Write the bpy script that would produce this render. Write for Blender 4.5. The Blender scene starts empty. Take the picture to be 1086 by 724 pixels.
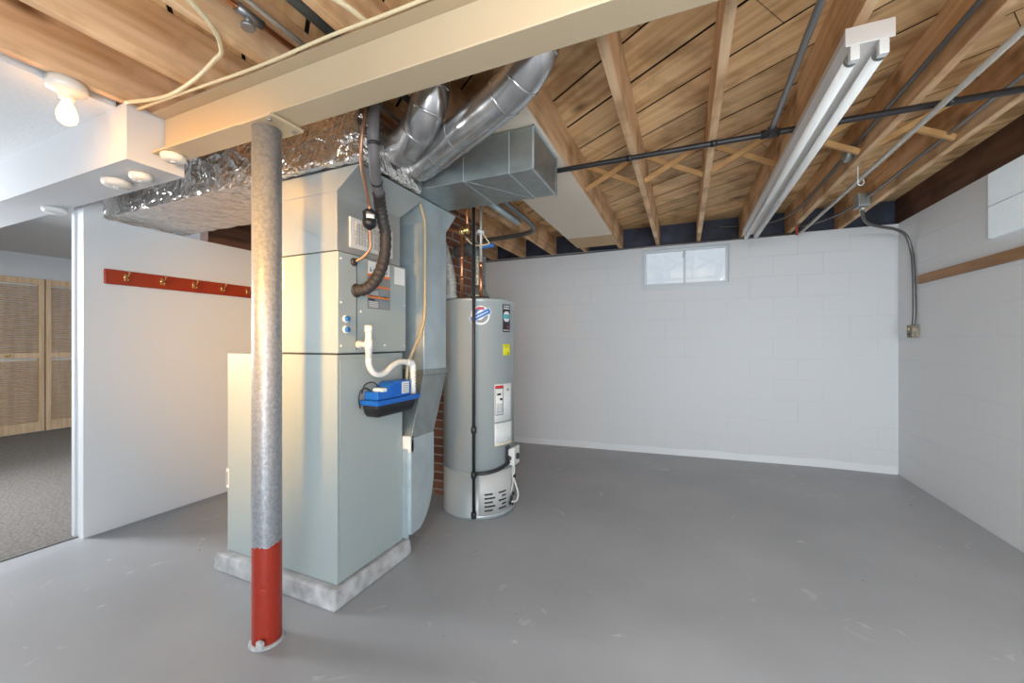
import bpy, bmesh, math, random
from mathutils import Vector, Matrix, noise
random.seed(4)
SC = bpy.context.scene
COL = SC.collection
PI = math.pi

# ------------------------------------------------------------------ camera, world, lights, exposure
cam_d = bpy.data.cameras.new('camera')
cam_d.sensor_width = 36.0
cam_d.lens = 36.0 * 424.0 / 1086.0
cam_d.clip_start = 0.05
cam = bpy.data.objects.new('camera', cam_d)
COL.objects.link(cam)
cam.location = (0, 0, 1.2)
cam.rotation_euler = (PI / 2, 0, math.atan(183.0 / 424.0))
SC.camera = cam

SC.view_settings.view_transform = 'Standard'
SC.view_settings.look = 'None'
SC.view_settings.gamma = 1.0
SC.view_settings.use_curve_mapping = False
SC.view_settings.exposure = -0.08

w = bpy.data.worlds.new('world')
SC.world = w
w.use_nodes = True
nt = w.node_tree
bg = nt.nodes['Background']
tc = nt.nodes.new('ShaderNodeTexCoord')
nz = nt.nodes.new('ShaderNodeTexNoise')
nz.inputs['Scale'].default_value = 3.0
nz.inputs['Detail'].default_value = 3.0
cr = nt.nodes.new('ShaderNodeValToRGB')
cr.color_ramp.elements[0].position = 0.42
cr.color_ramp.elements[0].color = (0.74, 0.85, 0.95, 1)
cr.color_ramp.elements[1].position = 0.6
cr.color_ramp.elements[1].color = (0.94, 0.95, 0.97, 1)
nt.links.new(tc.outputs['Generated'], nz.inputs['Vector'])
nt.links.new(nz.outputs['Fac'], cr.inputs['Fac'])
nt.links.new(cr.outputs['Color'], bg.inputs['Color'])
bg.inputs['Strength'].default_value = 0.9


def area(name, loc, target, sx, sy, power, color=(1, 1, 1)):
    d = bpy.data.lights.new(name, 'AREA')
    d.shape = 'RECTANGLE'
    d.size = sx
    d.size_y = sy
    d.energy = power
    d.color = color
    o = bpy.data.objects.new(name, d)
    COL.objects.link(o)
    o.location = loc
    o.rotation_euler = (Vector(target) - Vector(loc)).to_track_quat('-Z', 'Y').to_euler()
    return o


area('front_fill_behind_camera', (0.6, -4.6, 1.5), (1.0, 3.0, 1.3), 3.6, 2.0, 40, (0.90, 0.96, 1.0))  # added frontal fill, stands for no known window or lamp
area('upward_fill_behind_camera', (1.15, -2.2, 0.25), (1.3, 0.0, 2.4), 2.4, 1.4, 185, (0.91, 0.96, 1.0))  # unseen fill aimed upwards, added to brighten the joists and boards
area('hallway_light', (-5.6, 0.3, 1.6), (-1.0, 1.2, 0.9), 0.7, 0.8, 105, (0.94, 0.97, 1.0))
area('hallway_ceiling_light', (-5.6, 2.6, 2.28), (-5.6, 2.6, 0), 1.2, 1.2, 15, (1.0, 0.95, 0.88))
cl = area('room_fill_behind_camera', (0.1, -0.6, 1.9), (1.77, 2.7, 0.7), 1.2, 0.4, 30, (0.95, 0.98, 1.0))  # invented fill lifting floor and right wall, no fixture behind it
cl.data.spread = math.radians(125)
area('cool_fill_behind_right', (1.72, -1.3, 1.7), (-1.4, 1.9, 0.9), 1.2, 0.8, 56, (0.70, 0.87, 1.0))  # added cool fill for right-facing sides, no known window here
wl = area('warm_fill_behind_left', (-1.15, -0.85, 1.85), (-2.08, 1.35, 1.35), 0.3, 0.3, 17, (1.0, 0.50, 0.10))  # added narrow warm fill to tint the furnace front, not a room lamp
wl.data.spread = math.radians(48)


# ------------------------------------------------------------------ materials


def mat(name, color, rough=0.6, metal=0.0, bump=None, var=None, emit=None, spec=None, alpha=None):
    """bump = (scale, strength, distance); var = (scale, amount)"""
    m = bpy.data.materials.new(name)
    m.use_nodes = True
    t = m.node_tree
    b = t.nodes['Principled BSDF']
    b.inputs['Base Color'].default_value = (*color, 1)
    b.inputs['Roughness'].default_value = rough
    b.inputs['Metallic'].default_value = metal
    if spec is not None:
        b.inputs['Specular IOR Level'].default_value = spec
    if emit:
        b.inputs['Emission Color'].default_value = (*emit[0], 1)
        b.inputs['Emission Strength'].default_value = emit[1]
    if bump or var:
        c = t.nodes.new('ShaderNodeTexCoord')
    if var:
        n = t.nodes.new('ShaderNodeTexNoise')
        n.inputs['Scale'].default_value = var[0]
        n.inputs['Detail'].default_value = 5
        t.links.new(c.outputs['Object'], n.inputs['Vector'])
        r = t.nodes.new('ShaderNodeValToRGB')
        r.color_ramp.elements[0].position = 0.3
        r.color_ramp.elements[1].position = 0.7
        lo = [max(0, k * (1 - var[1])) for k in color]
        hi = [min(1, k * (1 + var[1])) for k in color]
        r.color_ramp.elements[0].color = (*lo, 1)
        r.color_ramp.elements[1].color = (*hi, 1)
        t.links.new(n.outputs['Fac'], r.inputs['Fac'])
        t.links.new(r.outputs['Color'], b.inputs['Base Color'])
    if bump:
        n = t.nodes.new('ShaderNodeTexNoise')
        n.inputs['Scale'].default_value = bump[0]
        n.inputs['Detail'].default_value = 6
        t.links.new(c.outputs['Object'], n.inputs['Vector'])
        bp = t.nodes.new('ShaderNodeBump')
        bp.inputs['Strength'].default_value = bump[1]
        bp.inputs['Distance'].default_value = bump[2]
        t.links.new(n.outputs['Fac'], bp.inputs['Height'])
        t.links.new(bp.outputs['Normal'], b.inputs['Normal'])
    return m


def wood(name, c1, c2, scale=(12, 1.2, 12), rough=0.6, rot=0.0, knots=True):
    m = bpy.data.materials.new(name)
    m.use_nodes = True
    t = m.node_tree
    b = t.nodes['Principled BSDF']
    b.inputs['Roughness'].default_value = rough
    c = t.nodes.new('ShaderNodeTexCoord')
    mp = t.nodes.new('ShaderNodeMapping')
    mp.vector_type = 'POINT'
    mp.inputs['Rotation'].default_value = (0, 0, rot)
    sc = t.nodes.new('ShaderNodeMapping')
    sc.inputs['Scale'].default_value = scale
    t.links.new(c.outputs['Object'], mp.inputs['Vector'])
    t.links.new(mp.outputs['Vector'], sc.inputs['Vector'])
    n = t.nodes.new('ShaderNodeTexNoise')
    n.inputs['Scale'].default_value = 1.6
    n.inputs['Detail'].default_value = 7
    n.inputs['Distortion'].default_value = 0.15
    t.links.new(sc.outputs['Vector'], n.inputs['Vector'])
    r = t.nodes.new('ShaderNodeValToRGB')
    r.color_ramp.elements[0].position = 0.32
    r.color_ramp.elements[1].position = 0.62
    r.color_ramp.elements[0].color = (*c1, 1)
    r.color_ramp.elements[1].color = (*c2, 1)
    t.links.new(n.outputs['Fac'], r.inputs['Fac'])
    out = r.outputs['Color']
    # per-piece tone, from a face attribute when the mesh carries one
    at = t.nodes.new('ShaderNodeAttribute')
    at.attribute_name = 'tone'
    ma = t.nodes.new('ShaderNodeMath')
    ma.operation = 'MULTIPLY_ADD'
    ma.inputs[1].default_value = 0.5
    ma.inputs[2].default_value = 1.0
    t.links.new(at.outputs['Fac'], ma.inputs[0])
    mx = t.nodes.new('ShaderNodeMix')
    mx.data_type = 'RGBA'
    mx.blend_type = 'MULTIPLY'
    mx.inputs[0].default_value = 1.0
    t.links.new(out, mx.inputs[6])
    t.links.new(ma.outputs[0], mx.inputs[7])
    out = mx.outputs[2]
    if knots:
        v = t.nodes.new('ShaderNodeTexVoronoi')
        v.inputs['Scale'].default_value = 1.0
        s2 = t.nodes.new('ShaderNodeMapping')
        s2.inputs['Scale'].default_value = (2.2, 4.5, 4.5) if scale[0] < scale[1] else (4.5, 2.2, 4.5)
        t.links.new(mp.outputs['Vector'], s2.inputs['Vector'])
        t.links.new(s2.outputs['Vector'], v.inputs['Vector'])
        r2 = t.nodes.new('ShaderNodeValToRGB')
        r2.color_ramp.elements[0].position = 0.03
        r2.color_ramp.elements[0].color = (0.28, 0.2, 0.14, 1)
        r2.color_ramp.elements[1].position = 0.2
        r2.color_ramp.elements[1].color = (1, 1, 1, 1)
        t.links.new(v.outputs['Distance'], r2.inputs['Fac'])
        m2 = t.nodes.new('ShaderNodeMix')
        m2.data_type = 'RGBA'
        m2.blend_type = 'MULTIPLY'
        m2.inputs[0].default_value = 1.0
        t.links.new(out, m2.inputs[6])
        t.links.new(r2.outputs['Color'], m2.inputs[7])
        out = m2.outputs[2]
        # broad weathering stains
        n3 = t.nodes.new('ShaderNodeTexNoise')
        n3.inputs['Scale'].default_value = 3.2
        n3.inputs['Detail'].default_value = 4
        t.links.new(c.outputs['Object'], n3.inputs['Vector'])
        r3 = t.nodes.new('ShaderNodeValToRGB')
        r3.color_ramp.elements[0].position = 0.36
        r3.color_ramp.elements[0].color = (0.62, 0.55, 0.48, 1)
        r3.color_ramp.elements[1].position = 0.52
        r3.color_ramp.elements[1].color = (1, 1, 1, 1)
        t.links.new(n3.outputs['Fac'], r3.inputs['Fac'])
        m3 = t.nodes.new('ShaderNodeMix')
        m3.data_type = 'RGBA'
        m3.blend_type = 'MULTIPLY'
        m3.inputs[0].default_value = 1.0
        t.links.new(out, m3.inputs[6])
        t.links.new(r3.outputs['Color'], m3.inputs[7])
        out = m3.outputs[2]
    t.links.new(out, b.inputs['Base Color'])
    bp = t.nodes.new('ShaderNodeBump')
    bp.inputs['Strength'].default_value = 0.25
    bp.inputs['Distance'].default_value = 0.003
    t.links.new(n.outputs['Fac'], bp.inputs['Height'])
    t.links.new(bp.outputs['Normal'], b.inputs['Normal'])
    return m


def block_wall(name, color, axis, mortar_dark=0.93):
    """painted concrete block: joints are grooves under the paint"""
    m = bpy.data.materials.new(name)
    m.use_nodes = True
    t = m.node_tree
    b = t.nodes['Principled BSDF']
    b.inputs['Roughness'].default_value = 0.55
    c = t.nodes.new('ShaderNodeTexCoord')
    sp = t.nodes.new('ShaderNodeSeparateXYZ')
    cb = t.nodes.new('ShaderNodeCombineXYZ')
    t.links.new(c.outputs['Object'], sp.inputs[0])
    t.links.new(sp.outputs[axis], cb.inputs[0])
    t.links.new(sp.outputs[2], cb.inputs[1])
    br = t.nodes.new('ShaderNodeTexBrick')
    br.inputs['Scale'].default_value = 1.0
    br.inputs['Mortar Size'].default_value = 0.0045
    br.inputs['Mortar Smooth'].default_value = 0.6
    br.inputs['Brick Width'].default_value = 0.406
    br.inputs['Row Height'].default_value = 0.2055
    br.inputs['Color1'].default_value = (1, 1, 1, 1)
    br.inputs['Color2'].default_value = (1, 1, 1, 1)
    br.inputs['Mortar'].default_value = (0, 0, 0, 1)
    t.links.new(cb.outputs[0], br.inputs['Vector'])
    n = t.nodes.new('ShaderNodeTexNoise')
    n.inputs['Scale'].default_value = 45
    n.inputs['Detail'].default_value = 5
    t.links.new(c.outputs['Object'], n.inputs['Vector'])
    # joints filled with paint in patches
    n2 = t.nodes.new('ShaderNodeTexNoise')
    n2.inputs['Scale'].default_value = 1.6
    t.links.new(c.outputs['Object'], n2.inputs['Vector'])
    mr = t.nodes.new('ShaderNodeMapRange')
    mr.inputs['From Min'].default_value = 0.35
    mr.inputs['From Max'].default_value = 0.65
    mr.inputs['To Min'].default_value = 0.1
    mr.inputs['To Max'].default_value = 1.0
    t.links.new(n2.outputs['Fac'], mr.inputs['Value'])
    inv = t.nodes.new('ShaderNodeMath')
    inv.operation = 'SUBTRACT'
    inv.inputs[0].default_value = 1.0
    t.links.new(br.outputs['Color'], inv.inputs[1])
    mu = t.nodes.new('ShaderNodeMath')
    mu.operation = 'MULTIPLY'
    t.links.new(inv.outputs[0], mu.inputs[0])
    t.links.new(mr.outputs['Result'], mu.inputs[1])
    mx = t.nodes.new('ShaderNodeMix')
    mx.data_type = 'RGBA'
    mx.inputs[6].default_value = (*color, 1)
    mx.inputs[7].default_value = (*[k * mortar_dark for k in color], 1)
    t.links.new(mu.outputs[0], mx.inputs[0])
    t.links.new(mx.outputs[2], b.inputs['Base Color'])
    hh = t.nodes.new('ShaderNodeMath')
    hh.operation = 'MULTIPLY_ADD'
    hh.inputs[1].default_value = -1.0
    t.links.new(mu.outputs[0], hh.inputs[0])
    h2 = t.nodes.new('ShaderNodeMath')
    h2.operation = 'MULTIPLY'
    h2.inputs[1].default_value = 0.25
    t.links.new(n.outputs['Fac'], h2.inputs[0])
    t.links.new(h2.outputs[0], hh.inputs[2])
    bp = t.nodes.new('ShaderNodeBump')
    bp.inputs['Strength'].default_value = 0.5
    bp.inputs['Distance'].default_value = 0.003
    t.links.new(hh.outputs[0], bp.inputs['Height'])
    t.links.new(bp.outputs['Normal'], b.inputs['Normal'])
    return m


def floor_paint(name):
    m = bpy.data.materials.new(name)
    m.use_nodes = True
    t = m.node_tree
    b = t.nodes['Principled BSDF']
    c = t.nodes.new('ShaderNodeTexCoord')

    def nn(scale, detail, lo, hi, c0, c1, dist=0.0):
        n = t.nodes.new('ShaderNodeTexNoise')
        n.inputs['Scale'].default_value = scale
        n.inputs['Detail'].default_value = detail
        n.inputs['Distortion'].default_value = dist
        t.links.new(c.outputs['Object'], n.inputs['Vector'])
        r = t.nodes.new('ShaderNodeValToRGB')
        r.color_ramp.elements[0].position = lo
        r.color_ramp.elements[1].position = hi
        r.color_ramp.elements[0].color = (*c0, 1)
        r.color_ramp.elements[1].color = (*c1, 1)
        t.links.new(n.outputs['Fac'], r.inputs['Fac'])
        return n, r
    n1, r1 = nn(1.1, 6, 0.3, 0.7, (0.32, 0.335, 0.355), (0.41, 0.425, 0.445))
    n2, r2 = nn(3.4, 4, 0.66, 0.76, (0, 0, 0), (0.7, 0.7, 0.7), 3.0)
    n3, r3 = nn(26, 2, 0.77, 0.80, (0, 0, 0), (0.9, 0.9, 0.9), 0.5)
    mx = t.nodes.new('ShaderNodeMix')
    mx.data_type = 'RGBA'
    mx.inputs[7].default_value = (0.58, 0.58, 0.58, 1)
    t.links.new(r2.outputs['Color'], mx.inputs[0])
    t.links.new(r1.outputs['Color'], mx.inputs[6])
    m2 = t.nodes.new('ShaderNodeMix')
    m2.data_type = 'RGBA'
    m2.inputs[7].default_value = (0.09, 0.09, 0.09, 1)
    t.links.new(r3.outputs['Color'], m2.inputs[0])
    t.links.new(mx.outputs[2], m2.inputs[6])
    t.links.new(m2.outputs[2], b.inputs['Base Color'])
    b.inputs['Roughness'].default_value = 0.42
    b.inputs['Specular IOR Level'].default_value = 0.45
    bp = t.nodes.new('ShaderNodeBump')
    bp.inputs['Strength'].default_value = 0.15
    bp.inputs['Distance'].default_value = 0.01
    n4 = t.nodes.new('ShaderNodeTexNoise')
    n4.inputs['Scale'].default_value = 5
    n4.inputs['Detail'].default_value = 8
    t.links.new(c.outputs['Object'], n4.inputs['Vector'])
    t.links.new(n4.outputs['Fac'], bp.inputs['Height'])
    t.links.new(bp.outputs['Normal'], b.inputs['Normal'])
    return m


def galv(name, color, rough=0.38, metal=0.75, scale=14, amt=0.12):
    m = mat(name, color, rough, metal, bump=(3.0, 0.12, 0.02), var=(scale, amt))
    return m


def foil_mat(name):
    """crinkled aluminium foil"""
    m = bpy.data.materials.new(name)
    m.use_nodes = True
    t = m.node_tree
    b = t.nodes['Principled BSDF']
    b.inputs['Base Color'].default_value = (0.82, 0.79, 0.76, 1)
    b.inputs['Metallic'].default_value = 0.95
    b.inputs['Roughness'].default_value = 0.2
    c = t.nodes.new('ShaderNodeTexCoord')
    n = t.nodes.new('ShaderNodeTexNoise')
    n.inputs['Scale'].default_value = 6
    n.inputs['Detail'].default_value = 4
    t.links.new(c.outputs['Object'], n.inputs['Vector'])
    add = t.nodes.new('ShaderNodeMixRGB')
    add.blend_type = 'ADD'
    add.inputs[0].default_value = 0.12
    t.links.new(c.outputs['Object'], add.inputs[1])
    t.links.new(n.outputs['Color'], add.inputs[2])
    hs = []
    for sc_, st in ((11, 1.0), (27, 0.5), (60, 0.2)):
        v = t.nodes.new('ShaderNodeTexVoronoi')
        v.feature = 'F1'
        v.inputs['Scale'].default_value = sc_
        t.links.new(add.outputs[0], v.inputs['Vector'])
        mu = t.nodes.new('ShaderNodeMath')
        mu.operation = 'MULTIPLY'
        mu.inputs[1].default_value = st
        t.links.new(v.outputs['Distance'], mu.inputs[0])
        hs.append(mu)
    a = t.nodes.new('ShaderNodeMath')
    a.operation = 'ADD'
    t.links.new(hs[0].outputs[0], a.inputs[0])
    t.links.new(hs[1].outputs[0], a.inputs[1])
    a2 = t.nodes.new('ShaderNodeMath')
    a2.operation = 'ADD'
    t.links.new(a.outputs[0], a2.inputs[0])
    t.links.new(hs[2].outputs[0], a2.inputs[1])
    bp = t.nodes.new('ShaderNodeBump')
    bp.inputs['Strength'].default_value = 0.8
    bp.inputs['Distance'].default_value = 0.018
    t.links.new(a2.outputs[0], bp.inputs['Height'])
    t.links.new(bp.outputs['Normal'], b.inputs['Normal'])
    return m


def column_mat():
    """galvanised hammered paint above, brick-red paint on the foot of the column"""
    m = bpy.data.materials.new('column_paint')
    m.use_nodes = True
    t = m.node_tree
    b = t.nodes['Principled BSDF']
    b.inputs['Roughness'].default_value = 0.38
    c = t.nodes.new('ShaderNodeTexCoord')
    sp = t.nodes.new('ShaderNodeSeparateXYZ')
    t.links.new(c.outputs['Object'], sp.inputs[0])
    n = t.nodes.new('ShaderNodeTexNoise')
    n.inputs['Scale'].default_value = 14
    n.inputs['Detail'].default_value = 5
    t.links.new(c.outputs['Object'], n.inputs['Vector'])
    a = t.nodes.new('ShaderNodeMath')
    a.operation = 'MULTIPLY_ADD'
    a.inputs[1].default_value = 0.12
    t.links.new(n.outputs['Fac'], a.inputs[0])
    t.links.new(sp.outputs[2], a.inputs[2])
    g = t.nodes.new('ShaderNodeMath')
    g.operation = 'GREATER_THAN'
    g.inputs[1].default_value = 0.46
    t.links.new(a.outputs[0], g.inputs[0])
    n2 = t.nodes.new('ShaderNodeTexNoise')
    n2.inputs['Scale'].default_value = 75
    n2.inputs['Detail'].default_value = 3
    t.links.new(c.outputs['Object'], n2.inputs['Vector'])
    r = t.nodes.new('ShaderNodeValToRGB')
    r.color_ramp.elements[0].position = 0.35
    r.color_ramp.elements[1].position = 0.65
    r.color_ramp.elements[0].color = (0.25, 0.27, 0.295, 1)
    r.color_ramp.elements[1].color = (0.34, 0.36, 0.39, 1)
    t.links.new(n2.outputs['Fac'], r.inputs['Fac'])
    mx = t.nodes.new('ShaderNodeMix')
    mx.data_type = 'RGBA'
    mx.inputs[6].default_value = (0.33, 0.025, 0.010, 1)
    t.links.new(g.outputs[0], mx.inputs[0])
    t.links.new(r.outputs['Color'], mx.inputs[7])
    t.links.new(mx.outputs[2], b.inputs['Base Color'])
    me = t.nodes.new('ShaderNodeMath')
    me.operation = 'MULTIPLY'
    me.inputs[1].default_value = 0.35
    t.links.new(g.outputs[0], me.inputs[0])
    t.links.new(me.outputs[0], b.inputs['Metallic'])
    bp = t.nodes.new('ShaderNodeBump')
    bp.inputs['Strength'].default_value = 0.5
    bp.inputs['Distance'].default_value = 0.004
    t.links.new(n2.outputs['Fac'], bp.inputs['Height'])
    t.links.new(bp.outputs['Normal'], b.inputs['Normal'])
    return m


def brick_mat():
    m = bpy.data.materials.new('chimney_brick')
    m.use_nodes = True
    t = m.node_tree
    b = t.nodes['Principled BSDF']
    b.inputs['Roughness'].default_value = 0.85
    c = t.nodes.new('ShaderNodeTexCoord')
    sp = t.nodes.new('ShaderNodeSeparateXYZ')
    cb = t.nodes.new('ShaderNodeCombineXYZ')
    ad = t.nodes.new('ShaderNodeMath')
    ad.operation = 'ADD'
    t.links.new(c.outputs['Object'], sp.inputs[0])
    t.links.new(sp.outputs[0], ad.inputs[0])
    t.links.new(sp.outputs[1], ad.inputs[1])
    t.links.new(ad.outputs[0], cb.inputs[0])
    t.links.new(sp.outputs[2], cb.inputs[1])
    br = t.nodes.new('ShaderNodeTexBrick')
    br.inputs['Scale'].default_value = 1.0
    br.inputs['Mortar Size'].default_value = 0.006
    br.inputs['Brick Width'].default_value = 0.205
    br.inputs['Row Height'].default_value = 0.068
    br.inputs['Color1'].default_value = (0.26, 0.10, 0.05, 1)
    br.inputs['Color2'].default_value = (0.16, 0.06, 0.035, 1)
    br.inputs['Mortar'].default_value = (0.36, 0.31, 0.26, 1)
    t.links.new(cb.outputs[0], br.inputs['Vector'])
    t.links.new(br.outputs['Color'], b.inputs['Base Color'])
    return m


M = {}
M['wall_white'] = mat('wall_white', (0.74, 0.765, 0.79), 0.5, bump=(30, 0.2, 0.002))
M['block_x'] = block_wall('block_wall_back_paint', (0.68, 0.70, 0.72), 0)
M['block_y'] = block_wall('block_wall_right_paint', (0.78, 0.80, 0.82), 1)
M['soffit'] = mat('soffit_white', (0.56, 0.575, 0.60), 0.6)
M['ceil_white'] = mat('ceiling_white', (0.66, 0.68, 0.70), 0.85, bump=(60, 0.6, 0.004))
M['floor'] = floor_paint('floor_grey_paint')
M['carpet'] = mat('carpet_grey', (0.20, 0.185, 0.17), 0.95, bump=(220, 0.8, 0.006), var=(60, 0.35))
M['joist'] = wood('joist_wood', (0.60, 0.335, 0.15), (0.87, 0.60, 0.36))
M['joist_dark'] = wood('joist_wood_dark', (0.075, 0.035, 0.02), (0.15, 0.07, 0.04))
M['board'] = wood('subfloor_boards', (0.70, 0.41, 0.18), (0.95, 0.67, 0.36), (0.7, 15, 15), rot=math.radians(35))
M['board_back'] = mat('board_gap', (0.025, 0.013, 0.008), 0.9)
M['brace'] = wood('brace_wood', (0.45, 0.24, 0.09), (0.68, 0.42, 0.18), (3, 3, 3), knots=False)
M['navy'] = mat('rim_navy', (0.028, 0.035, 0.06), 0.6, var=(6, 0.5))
M['beam'] = mat('beam_cream', (0.52, 0.41, 0.27), 0.4, bump=(9, 0.1, 0.004))
M['boxing'] = mat('boxing_tan', (0.80, 0.70, 0.58), 0.7)
M['boxing2'] = mat('boxing_wood', (0.55, 0.38, 0.21), 0.7)
M['foil'] = foil_mat('foil')
M['galv'] = galv('galvanised', (0.36, 0.40, 0.395))
M['galv_light'] = galv('galvanised_light', (0.56, 0.66, 0.70), 0.36, 0.6, 9, 0.08)
M['galv_pipe'] = galv('galvanised_pipe', (0.56, 0.56, 0.56), 0.25, 0.9, 18, 0.12)
M['galv_dark'] = galv('galvanised_dark', (0.22, 0.25, 0.26), 0.42, 0.6)
M['furnace'] = mat('furnace_enamel', (0.37, 0.43, 0.43), 0.38, 0.08, bump=(4, 0.05, 0.01))
M['furnace_up'] = galv('plenum_sheet', (0.46, 0.50, 0.50), 0.33, 0.55, 6, 0.05)
M['furnace_line'] = mat('furnace_gap', (0.05, 0.055, 0.05), 0.7)
M['concrete'] = mat('plinth_concrete', (0.42, 0.43, 0.44), 0.7, bump=(18, 0.5, 0.01), var=(14, 0.3))
M['column'] = column_mat()
M['steel'] = mat('steel_grey', (0.28, 0.28, 0.28), 0.4, 0.7)
M['white_plastic'] = mat('white_plastic', (0.68, 0.68, 0.66), 0.4)
M['pvc'] = mat('pvc_white', (0.78, 0.78, 0.74), 0.3)
M['rubber'] = mat('black_rubber', (0.035, 0.03, 0.028), 0.55, bump=(40, 0.6, 0.005))
M['insul'] = mat('grey_insulation', (0.13, 0.12, 0.12), 0.6, bump=(25, 0.4, 0.006))
M['copper'] = mat('copper', (0.72, 0.32, 0.16), 0.28, 0.9)
M['copper_dull'] = mat('copper_dull', (0.45, 0.24, 0.14), 0.4, 0.7)
M['brass'] = mat('brass', (0.80, 0.58, 0.24), 0.25, 0.9)
M['black'] = mat('black_iron', (0.035, 0.035, 0.037), 0.4, 0.4)
M['black_tank'] = mat('black_plastic', (0.012, 0.013, 0.016), 0.35)
M['blue'] = mat('blue_plastic', (0.010, 0.13, 0.52), 0.3)
M['heater'] = mat('heater_enamel', (0.38, 0.425, 0.435), 0.3, 0.2)
M['heater_low'] = mat('heater_access', (0.52, 0.52, 0.51), 0.35)
M['lab_white'] = mat('label_white', (0.78, 0.80, 0.79), 0.5)
M['lab_black'] = mat('label_black', (0.03, 0.03, 0.035), 0.4)
M['lab_grey'] = mat('label_grey', (0.22, 0.23, 0.25), 0.5)
M['lab_red'] = mat('label_red', (0.55, 0.03, 0.03), 0.5)
M['lab_orange'] = mat('label_orange', (0.85, 0.22, 0.04), 0.5)
M['lab_yellow'] = mat('label_yellow', (0.80, 0.78, 0.02), 0.5)
M['lab_blue'] = mat('label_blue', (0.02, 0.16, 0.5), 0.4)
M['lab_teal'] = mat('label_teal', (0.12, 0.45, 0.5), 0.4)
M['lab_txt'] = mat('label_print', (0.25, 0.27, 0.28), 0.5)
M['rail'] = mat('rail_red', (0.36, 0.045, 0.018), 0.3)
M['strip'] = wood('strip_wood', (0.26, 0.13, 0.055), (0.42, 0.23, 0.10), (9, 1.0, 9), knots=False)
M['louver'] = wood('louver_wood', (0.62, 0.42, 0.24), (0.80, 0.58, 0.38), (14, 14, 1.2), knots=False)
M['frame_white'] = mat('window_frame_white', (0.62, 0.67, 0.70), 0.4)
M['panel_glow'] = mat('window_panel_glow', (0.74, 0.80, 0.82), 0.6, bump=(35, 0.5, 0.006), emit=((0.8, 0.93, 1.0), 0.22))  # slight emission put in so the panel looks daylit
M['box_old'] = mat('weathered_metal', (0.27, 0.24, 0.18), 0.55, 0.4, var=(30, 0.5))
M['porcelain'] = mat('porcelain', (0.8, 0.78, 0.72), 0.25)
M['bulb'] = mat('bulb_glow', (1, 0.95, 0.85), 0.4, emit=((1.0, 0.42, 0.05), 22))
M['fixture'] = mat('fixture_enamel', (0.72, 0.69, 0.66), 0.35)
M['tube'] = mat('fluorescent_tube', (0.66, 0.66, 0.64), 0.2, emit=((1.0, 0.97, 0.92), 0.04))
M['cable'] = mat('cable_cream', (0.72, 0.6, 0.38), 0.5)
M['emt'] = mat('conduit_pale', (0.58, 0.55, 0.50), 0.35, 0.5)
M['conduit'] = mat('conduit_grey', (0.17, 0.17, 0.17), 0.4, 0.6)
M['tan'] = mat('tan_tube', (0.48, 0.37, 0.22), 0.4)
M['flexwhite'] = mat('flex_duct_white', (0.6, 0.58, 0.52), 0.5, 0.2, bump=(40, 0.5, 0.01))
g = bpy.data.materials.new('window_glass')
g.use_nodes = True
gt = g.node_tree
gt.nodes.remove(gt.nodes['Principled BSDF'])
tr = gt.nodes.new('ShaderNodeBsdfTransparent')
gl = gt.nodes.new('ShaderNodeBsdfGlossy')
gl.inputs['Roughness'].default_value = 0.03
ms = gt.nodes.new('ShaderNodeMixShader')
ms.inputs[0].default_value = 0.08
gt.links.new(tr.outputs[0], ms.inputs[1])
gt.links.new(gl.outputs[0], ms.inputs[2])
gt.links.new(ms.outputs[0], gt.nodes['Material Output'].inputs[0])
M['glass'] = g

# ------------------------------------------------------------------ mesh helpers


def spline(pts, sub=6):
    pts = [Vector(p) for p in pts]
    out = []
    n = len(pts)
    for i in range(n - 1):
        p0 = pts[max(i - 1, 0)]
        p1, p2 = pts[i], pts[i + 1]
        p3 = pts[min(i + 2, n - 1)]
        for k in range(sub):
            u = k / sub
            out.append(0.5 * ((2 * p1) + (p2 - p0) * u + (2 * p0 - 5 * p1 + 4 * p2 - p3) * u * u
                              + (3 * p1 - p0 - 3 * p2 + p3) * u ** 3))
    out.append(pts[-1])
    return out


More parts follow.
